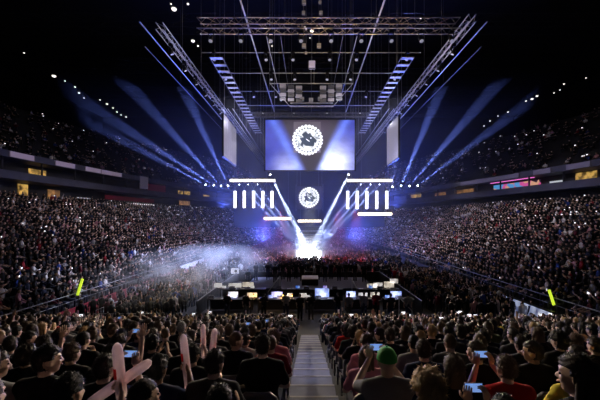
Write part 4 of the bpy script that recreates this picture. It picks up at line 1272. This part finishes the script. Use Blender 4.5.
for x, lab in ((-4.4,'short roof rail left of the hanging box'),(5.2,'short roof rail right of the hanging box'),(-2.9,'inner short roof rail left of the hanging box'),(3.7,'inner short roof rail right of the hanging box')): pipe(x,35,54,ZR-.3,lab,.05,alu_dark if abs(x)<4 else alu)
for y, lab, hw_ in ((39.2,'first cross rail of the roof grid behind golden truss',13),(44.6,'second cross rail of the roof grid behind golden truss',12),(50.8,'third cross rail of the roof grid behind golden truss',11.5),(57,'farthest cross rail of the roof grid above main screen',11)):
    e = link('roof_rail', MB().tube((-hw_,0,0),(hw_,0,0),.06,n=8).mesh('roof_rail', alu)); e.location = (.4,y,ZR+.12); tag(e, lab, 'rail', 'cross rails of the roof grid')
# catwalk ladders
def catwalk(x, y0, y1, z, s, label):
    e = empty('catwalk', (x,y0,z), label, 'catwalk', 'hanging catwalks'); n = 20
    mb = MB().tube((-.65,0,0),(-.65,y1-y0,0),.05).tube((.65,0,0),(.65,y1-y0,0),.05)
    part('side_rails', mb, alu_dark, e)
    for i in range(n):
        q = (y1-y0)*i/n; part('tread_plate', MB().box(-.62,.62,q,q+.45,-.06,.0), alu, e)
    part('hanging_cable', MB().tube((-.65,2,0),(-.65,2,44-z),.02,n=4).tube((.65,(y1-y0)-2,0),(.65,(y1-y0)-2,44-z),.02,n=4), cable_m, e)
catwalk(-9.5,34,64,ZT,-1,'ladder-like catwalk of pale plates, left roof'); catwalk(10.3,34,64,ZT,1,'ladder-like catwalk of pale plates, right roof')
# roof girders high up
for i, y in enumerate((33,45,57,69,81)):
    truss('roof_girder', (-45,y,H+27), (45,y,H+27), 'dark roof girder spanning the hall, %s from the camera' % ordw(i+1), black_mt, 1.8, 2.4, 'dark roof girders', False)
# hanging lamps on trusses
def moving_lamp(loc, label, group, aim=None, lens=None, sc=1.0):
    e = empty('stage_light', loc, label, 'stage light', group); e.scale = (sc,sc,sc)
    part('yoke', MB().box(-.22,-.17,-.05,.05,-.05,.4).box(.17,.22,-.05,.05,-.05,.4).box(-.22,.22,-.05,.05,.38,.44).box(-.16,.16,-.13,.13,.44,.58), black_mt, e)
    R = Vector(aim).to_track_quat('Z','Y').to_matrix() if aim else Matrix.Rotation(PI*.85,3,'X')
    p = [R @ Vector((0,0,z)) for z in (-.28,.30,.32)]
    lh = part('lamp_head', MB().tube(p[0],p[1],.13,.17,12), black_pl, e, True)
    part('lens', MB().tube(p[1],p[2],.15,.15,12), lens or lens_dim, lh)
    return e
lens_dim = emat('lens_dim', (.8,.8,1), .25)
lens_hot = emat('lens_hot', (.9,.93,1), 18)
for s, xs in ((-1,-12.9),(1,13.7)):
    for i in range(9):
        y = 31 + i*3.4
        moving_lamp((xs, y, ZT-.92), 'black stage light under %s lattice truss, %s from camera' % (SW[s], ordw(i+1)), 'stage lights under the long trusses', (-.4*s,.2,-1), sc=1.1)
for i in range(9):
    x = -8.4 + i*2.6
    moving_lamp((x, 28.6, ZT-1.1), 'black stage light under golden truss, %s from the left' % ordw(i+1), 'stage lights under the golden truss', (0,-.5,-1), sc=1.1, lens=lens_dim)
n_ = 0
for yy in (39.2, 44.6, 50.8):
    m_ = 0
    for j, x in enumerate((-11.2,-8.4,-5.0,-1.8,2.6,5.8,9.0,11.8)):
        n_ += 1
        if (j + int(yy)) % 5 == 0: continue
        m_ += 1
        moving_lamp((x, yy, ZR-.45), 'grey stage light under %s roof cross rail, %s from the left' % ({39.2:'first',44.6:'second',50.8:'third'}[yy], ordw(m_)), 'stage lights under the roof cross rails', (-.3*(x/10),-.35,-1), sc=1.25)
# boxes hung near the roof centre
box_m = mat('pale_box', (.62,.56,.70), .5, 0, (.45,.38,.55), .5)  # mild emission puts a lit look into the pale box
def hung_box(px, py, Y, sz, m, label):
    c = at(px,py,Y); e = empty('hanging_box', c, label, 'hanging box', 'boxes hanging from the roof centre')
    part('box_body', MB().cbox((0,0,0),(sz,sz,sz)), m, e, bevel=.04); part('box_frame', MB().box(-sz*.6,sz*.6,-sz*.1,sz*.1,-sz*.6,-sz*.5).box(-sz*.6,sz*.6,-sz*.1,sz*.1,sz*.5,sz*.6).box(-sz*.62,-sz*.52,-sz*.1,sz*.1,-sz*.6,sz*.6), alu_dark, e)
    part('hanging_cable', MB().tube((0,0,sz*.5),(0,0,44-c.z),.02,n=4), cable_m, e)
hung_box(312,65,40,.75,box_m,'pale lilac box hanging in middle of the roof')
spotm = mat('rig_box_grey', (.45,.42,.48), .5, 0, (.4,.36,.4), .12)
for px, py, sz, lab in [(304,2.5,.42,'grey rig box at top edge, left of pair'),(320,2.5,.3,'grey rig box at top edge, right of pair'),(303.5,13,.34,'grey rig box under top edge, left of pair'),(321,13,.34,'grey rig box under top edge, right of pair'),
                        (304,46,.4,'grey rig box above lilac box, left of pair'),(319,46,.42,'grey rig box above lilac box, right of pair'),(306,53,.25,'smallest grey rig box above lilac box')]:
    hung_box(px,py,36,sz,spotm,lab)
small_lamp(at(312,31,36), 'bright round lamp at the middle of the golden truss', 'lamps at the roof centre', .2)
for k_, (px, py) in enumerate([(306,29),(319,28),(300,34),(322,27),(310,38),(305,27)]): small_lamp(at(px,py,36), 'tiny lamp round the bright roof centre lamp, %s of six' % ordw(k_+1), 'lamps at the roof centre', .07)
for k_, (px, py) in enumerate([(263,113),(294,113),(327,113),(360,113)]): small_lamp(at(px,py,49), 'tiny lamp above the main screen, %s from left' % ordw(k_+1), 'lamps above the main screen', .1)
small_lamp(at(174,9,40), 'brightest lamp at upper left of the roof', 'lamps at the upper left of the roof', .3); small_lamp(at(171,4,40), 'dim small lamp beside brightest upper left lamp', 'lamps at the upper left of the roof', .1); small_lamp(at(188,4,40), 'dim lamp right of brightest upper left lamp', 'lamps at the upper left of the roof', .14)
small_lamp(at(193,41,42), 'lamp inside left truss corner below the golden truss', 'lamps in the left truss corner', .22); small_lamp(at(198,46,42), 'smaller lamp inside left truss corner', 'lamps in the left truss corner', .12)
small_lamp(at(270,42,42), 'white lamp left of roof centre below the golden truss', 'lamps in the left truss corner', .14); small_lamp(at(272,46,42), 'smaller white lamp left of roof centre', 'lamps in the left truss corner', .1)
small_lamp(at(421,18,36), 'lamp on a drop rod at right of golden truss', 'lamps on drop rods', .12)

# hanging loudspeaker cluster between roof and screen
e = empty('speaker_cluster', at(311,95,46), 'dark trapezoid speaker cluster hanging above the main screen', 'speaker cluster')
c = at(311,95,46)
def L3(px, py, Y=46): return at(px,py,Y) - c
part('top_frame', MB().tube(L3(270,83.5),L3(353,83.5),.07).tube(L3(270,83.5,50),L3(353,83.5,50),.07).tube(L3(270,83.5),L3(270,83.5,50),.07).tube(L3(353,83.5),L3(353,83.5,50),.07), alu, e)
part('base_frame', MB().tube(L3(290,106.5),L3(333,106.5),.08).tube(L3(290,103),L3(333,103),.06).tube(L3(270,83.5),L3(290,106.5),.05).tube(L3(353,83.5),L3(333,106.5),.05), alu, e)
for s in (-1,1):
    for col_ in range(3):
        for j in range(4):
            q = L3(311+s*(12+col_*8), 88+j*4.2-col_*.8, 45.6)
            o = part('speaker_box', MB().cbox((0,0,0),(.85,.6,.42), Matrix.Rotation(.12*j,3,'X')).cbox((0,-.31,0),(.7,.02,.26)), [spotm, alu_dark][(j+col_) % 2], e, bevel=.02); o.location = q
part('middle_lamps', MB().cbox(L3(302,99),(.6,.3,.5)).cbox(L3(311,100),(.6,.3,.5)).cbox(L3(320,99),(.6,.3,.5)), alu, e)
part('hanging_cable', MB().tube(L3(311,84),L3(311,66),.03,n=5).tube(L3(314,84),L3(314,66),.03,n=5).tube(L3(270,83.5),Vector((L3(270,83.5).x,0,44-c.z)),.03,n=5).tube(L3(353,83.5),Vector((L3(353,83.5).x,0,44-c.z)),.03,n=5), alu, e)

# ------------------------------------------------------------------ lights
def spot(name, loc, target, energy, deg, col, blend=.3, radius=.15):
    l = bpy.data.lights.new(name, 'SPOT'); l.energy = energy; l.spot_size = math.radians(deg); l.spot_blend = blend; l.color = col; l.shadow_soft_size = radius
    o = bpy.data.objects.new(name, l); COL.objects.link(o); o.location = loc
    o.rotation_mode = 'QUATERNION'; o.rotation_quaternion = (Vector(target)-Vector(loc)).to_track_quat('-Z','Y')
    return o
def point(name, loc, energy, col, radius=.3):
    l = bpy.data.lights.new(name, 'POINT'); l.energy = energy; l.color = col; l.shadow_soft_size = radius
    o = bpy.data.objects.new(name, l); COL.objects.link(o); o.location = loc; return o
BEAM = 4.0
# side fans: lamps at the outer ends of the light bars, beams go up and outwards
blue = (.17,.25,1)
YF = 61
fans = [((228.5,187),(197,118),50),((222,187),(166,126),50),((215,186),(140,138),50),((207,185.5),(128,143),50),
        ((392.5,188),(400,110),52),((400.5,187),(428,120),50),((408.5,187),(460,127),50),((416.5,186.5),(492,130),50)]
for i, (a_, b_, Yt) in enumerate(fans):
    p = at(*a_,YF); q = at(*b_,Yt); d = (q-p)
    s = -1 if a_[0] < 308 else 1
    moving_lamp(p, 'blazing stage light at %s end of the light bars, %s from the screen' % (SW[s], ordw((i % 4)+1 if s > 0 else i+1)), 'stage lights throwing the outer beams', d, lens_hot)
    spot('beam_light', p + d.normalized()*.5, q, 150000*BEAM*(.45 if i == 4 else .65 if i in (3,7) else 1), 6.0, blue, .5, .05)
# crossing beams from the screen corners down to the stage
for i, (a_, b_) in enumerate([((269.5,173),(305.5,246)), ((349.5,173),(312.5,246))]):
    p = at(*a_,53); q = at(*b_,50); d = q-p
    moving_lamp(p, 'stage light at lower %s corner of the main screen' % ('left','right')[i], 'stage lights at the screen corners', d, lens_hot)
    spot('beam_light', p+d.normalized()*.5, q, 760000*BEAM, 5.2, (.55,.66,1), .4, .05)
for i, (a_, b_) in enumerate([((239,184),(292,240)), ((247.5,184),(296,240)), ((257,184),(300,240)),((380,184),(326,240)),((371,184),(322,240)),((361,184),(318,240))]):
    p = at(*a_,59.6); q = at(*b_,52); d = q-p
    moving_lamp(p, 'small stage light under %s long light bar, %s from outside' % (('left','right')[i//3], ordw(i%3+1)), 'stage lights under the long light bars', d, lens_hot, .5)
    spot('beam_light', p+d.normalized()*.4, q, 420000*BEAM, 3.0, (.38,.48,1), .4, .05)
# spots aimed at the crowd; the low front pair is added for rims
CR = .30
for s in (-1,1):
    for y, ty, en, cc in ((25,30,.15,(1,.84,.88)),(33,41,.72,(.95,.84,.95)),(40,54,.85,(.85,.80,1)),(44,68,.55,(.50,.52,1))):
        spot('crowd_light', (-s*12.9, y, ZT-1.2), (s*23, ty, 4.5), 88000*CR*en, 40, cc, 1.0, .3)
for x in (-7,-2.5,3,7.5):
    spot('front_light', (x, 28.2, ZT-1.4), (x*.9, 9, 2), 700, 70, (1,.84,.64), .8, .2)
for x in (-12.5,13.3):
    spot('front_light', (x, 36, 12.6), (x*.2, 8, 4), 27000, 50, (1,.82,.6), .8, .2)  # bare pair without lamp bodies, added for grazing rim light
for x in (-10, 10):
    spot('upper_tier_light', (x, 40, ZT+4), (x*4.2, 50, 18), 150*CR, 80, (1,.9,.9), .8, .3)
# red glow on the people before the stage
for x in (-6.0,-3.6,4.2,6.8): spot('red_floor_light', (x, 46.5, 8.5), (x*.95, 42.8, 1), 20000, 40, (1,.06,.06), .7, .15)
spot('stage_white', (.2, 52, 12), (.2, 44.5, 1), 30000, 24, (.9,.93,1), .6, .2)
for x in (-9,9.8): spot('floor_wash', (x, 37, ZT-1), (x*.75, 49, 0), 26000, 46, (.62,.64,1), .8, .3)
# fill points added so the trusses and rails show, no real lamps
for x in (-10.5, 11.3): 
    for y in (33, 46, 60): point('rig_fill', (x, y, ZT-3.2), 170, (.85,.85,1), .3)
for x in (-4,1,6): point('rig_fill', (x, 30.5, ZT-2.6), 420, (1,.72,.34), .3)  # warm fill added to gild the nearest truss
for x in (-3.5,4.5): point('rig_fill', (x, 43, ZT-1), 170, (.9,.88,1), .3)
# desk lamps light
for px, py in ((283,301),(254,300)): point('desk_lamp_light', at(px,py-2,YA-.5), 14, (1,.5,.1), .06)
for px in (233,277,322,351,396): point('monitor_light', at(px,296,YA-.35), 12, (.6,.65,1), .15)
spot('stair_fill', (.1, 28, 21), (.08, 9.6, 2.1), 7500, 11, (.55,.6,1), .8, .2)  # added bluish spot that brightens the stairs

# ------------------------------------------------------------------ haze and smoke
def vol(name, mn, mx, dens, label, cat, noise_scale=None, col=(1,1,1), aniso=.2, lo=.45, hi=.75, fade=False):
    m = bpy.data.materials.new(name); m.use_nodes = True; nt = m.node_tree
    nt.nodes.remove(nt.nodes['Principled BSDF'])
    v = nt.nodes.new('ShaderNodeVolumeScatter'); v.inputs['Color'].default_value = (*col,1); v.inputs['Density'].default_value = dens; v.inputs['Anisotropy'].default_value = aniso
    nt.links.new(v.outputs[0], nt.nodes['Material Output'].inputs['Volume'])
    if fade:
        g = nt.nodes.new('ShaderNodeTexCoord'); sx = nt.nodes.new('ShaderNodeSeparateXYZ'); nt.links.new(g.outputs['Generated'], sx.inputs['Vector'])
        fr = nt.nodes.new('ShaderNodeMapRange'); fr.inputs[1].default_value = 0; fr.inputs[2].default_value = .65; fr.inputs[3].default_value = 0; fr.inputs[4].default_value = dens
        fr.interpolation_type = 'SMOOTHSTEP'
        nt.links.new(sx.outputs['Y'], fr.inputs[0]); nt.links.new(fr.outputs[0], v.inputs['Density'])
    if noise_scale:
        tc = nt.nodes.new('ShaderNodeTexCoord'); n = nt.nodes.new('ShaderNodeTexNoise'); n.inputs['Scale'].default_value = noise_scale; n.inputs['Detail'].default_value = 4
        nt.links.new(tc.outputs['Object'], n.inputs['Vector'])
        r = nt.nodes.new('ShaderNodeMapRange'); r.inputs[1].default_value = lo; r.inputs[2].default_value = hi; r.inputs[3].default_value = 0; r.inputs[4].default_value = dens
        nt.links.new(n.outputs['Fac'], r.inputs[0])
        # fade out towards the edges of the cloud
        g = nt.nodes.new('ShaderNodeTexCoord'); sub = nt.nodes.new('ShaderNodeVectorMath'); sub.operation = 'SUBTRACT'; sub.inputs[1].default_value = (.5,.5,.5)
        nt.links.new(g.outputs['Generated'], sub.inputs[0]); ln = nt.nodes.new('ShaderNodeVectorMath'); ln.operation = 'LENGTH'; nt.links.new(sub.outputs[0], ln.inputs[0])
        fr = nt.nodes.new('ShaderNodeMapRange'); fr.inputs[1].default_value = .5; fr.inputs[2].default_value = .22; nt.links.new(ln.outputs['Value'], fr.inputs[0])
        mu = nt.nodes.new('ShaderNodeMath'); mu.operation = 'MULTIPLY'; nt.links.new(r.outputs[0], mu.inputs[0]); nt.links.new(fr.outputs[0], mu.inputs[1])
        nt.links.new(mu.outputs[0], v.inputs['Density'])
    mb = MB().box(mn[0],mx[0],mn[1],mx[1],mn[2],mx[2])
    return tag(link(name, mb.mesh(name, m)), label, cat, kind='stuff')
vol('haze', (-31,36,.05), (31,67.5,25), .008, 'thin blue haze hanging in the air round the stage', 'haze', fade=True)
for x, y, z, t in ((-17,66,9,(-14,56,22)),(17.5,66,9,(14,56,22)),(-9,66,3,(-8,56,9)),(9.5,66,3,(9,56,9))):
    spot('blue_wash', (x,y,z), t, 10000 if z > 5 else 26000, 110, (.08,.14,1), 1.0, .3)
vol('portal_fog', (-5.5,43.5,.05), (6,50.5,4.6), .22, 'dense white fog glowing round the stage portal', 'smoke', .5, lo=.3, hi=.7)
vol('stage_fog', (-9,45,.05), (9.4,56,6), .08, 'bright fog round the white stage portal', 'smoke', .35)
vol('smoke', (-17.5,17,.05), (-3,47,4.2), .34, 'drifting pale smoke along the left barrier and floor', 'smoke', .45)
spot('smoke_light', (3, 38, 17), (-12.8, 26, 0), 40000, 34, (.7,.74,1), .9, .3)
spot('smoke_light', (1, 37, 18), (-11, 35.5, .5), 80000, 44, (.42,.54,1), .9, .3)
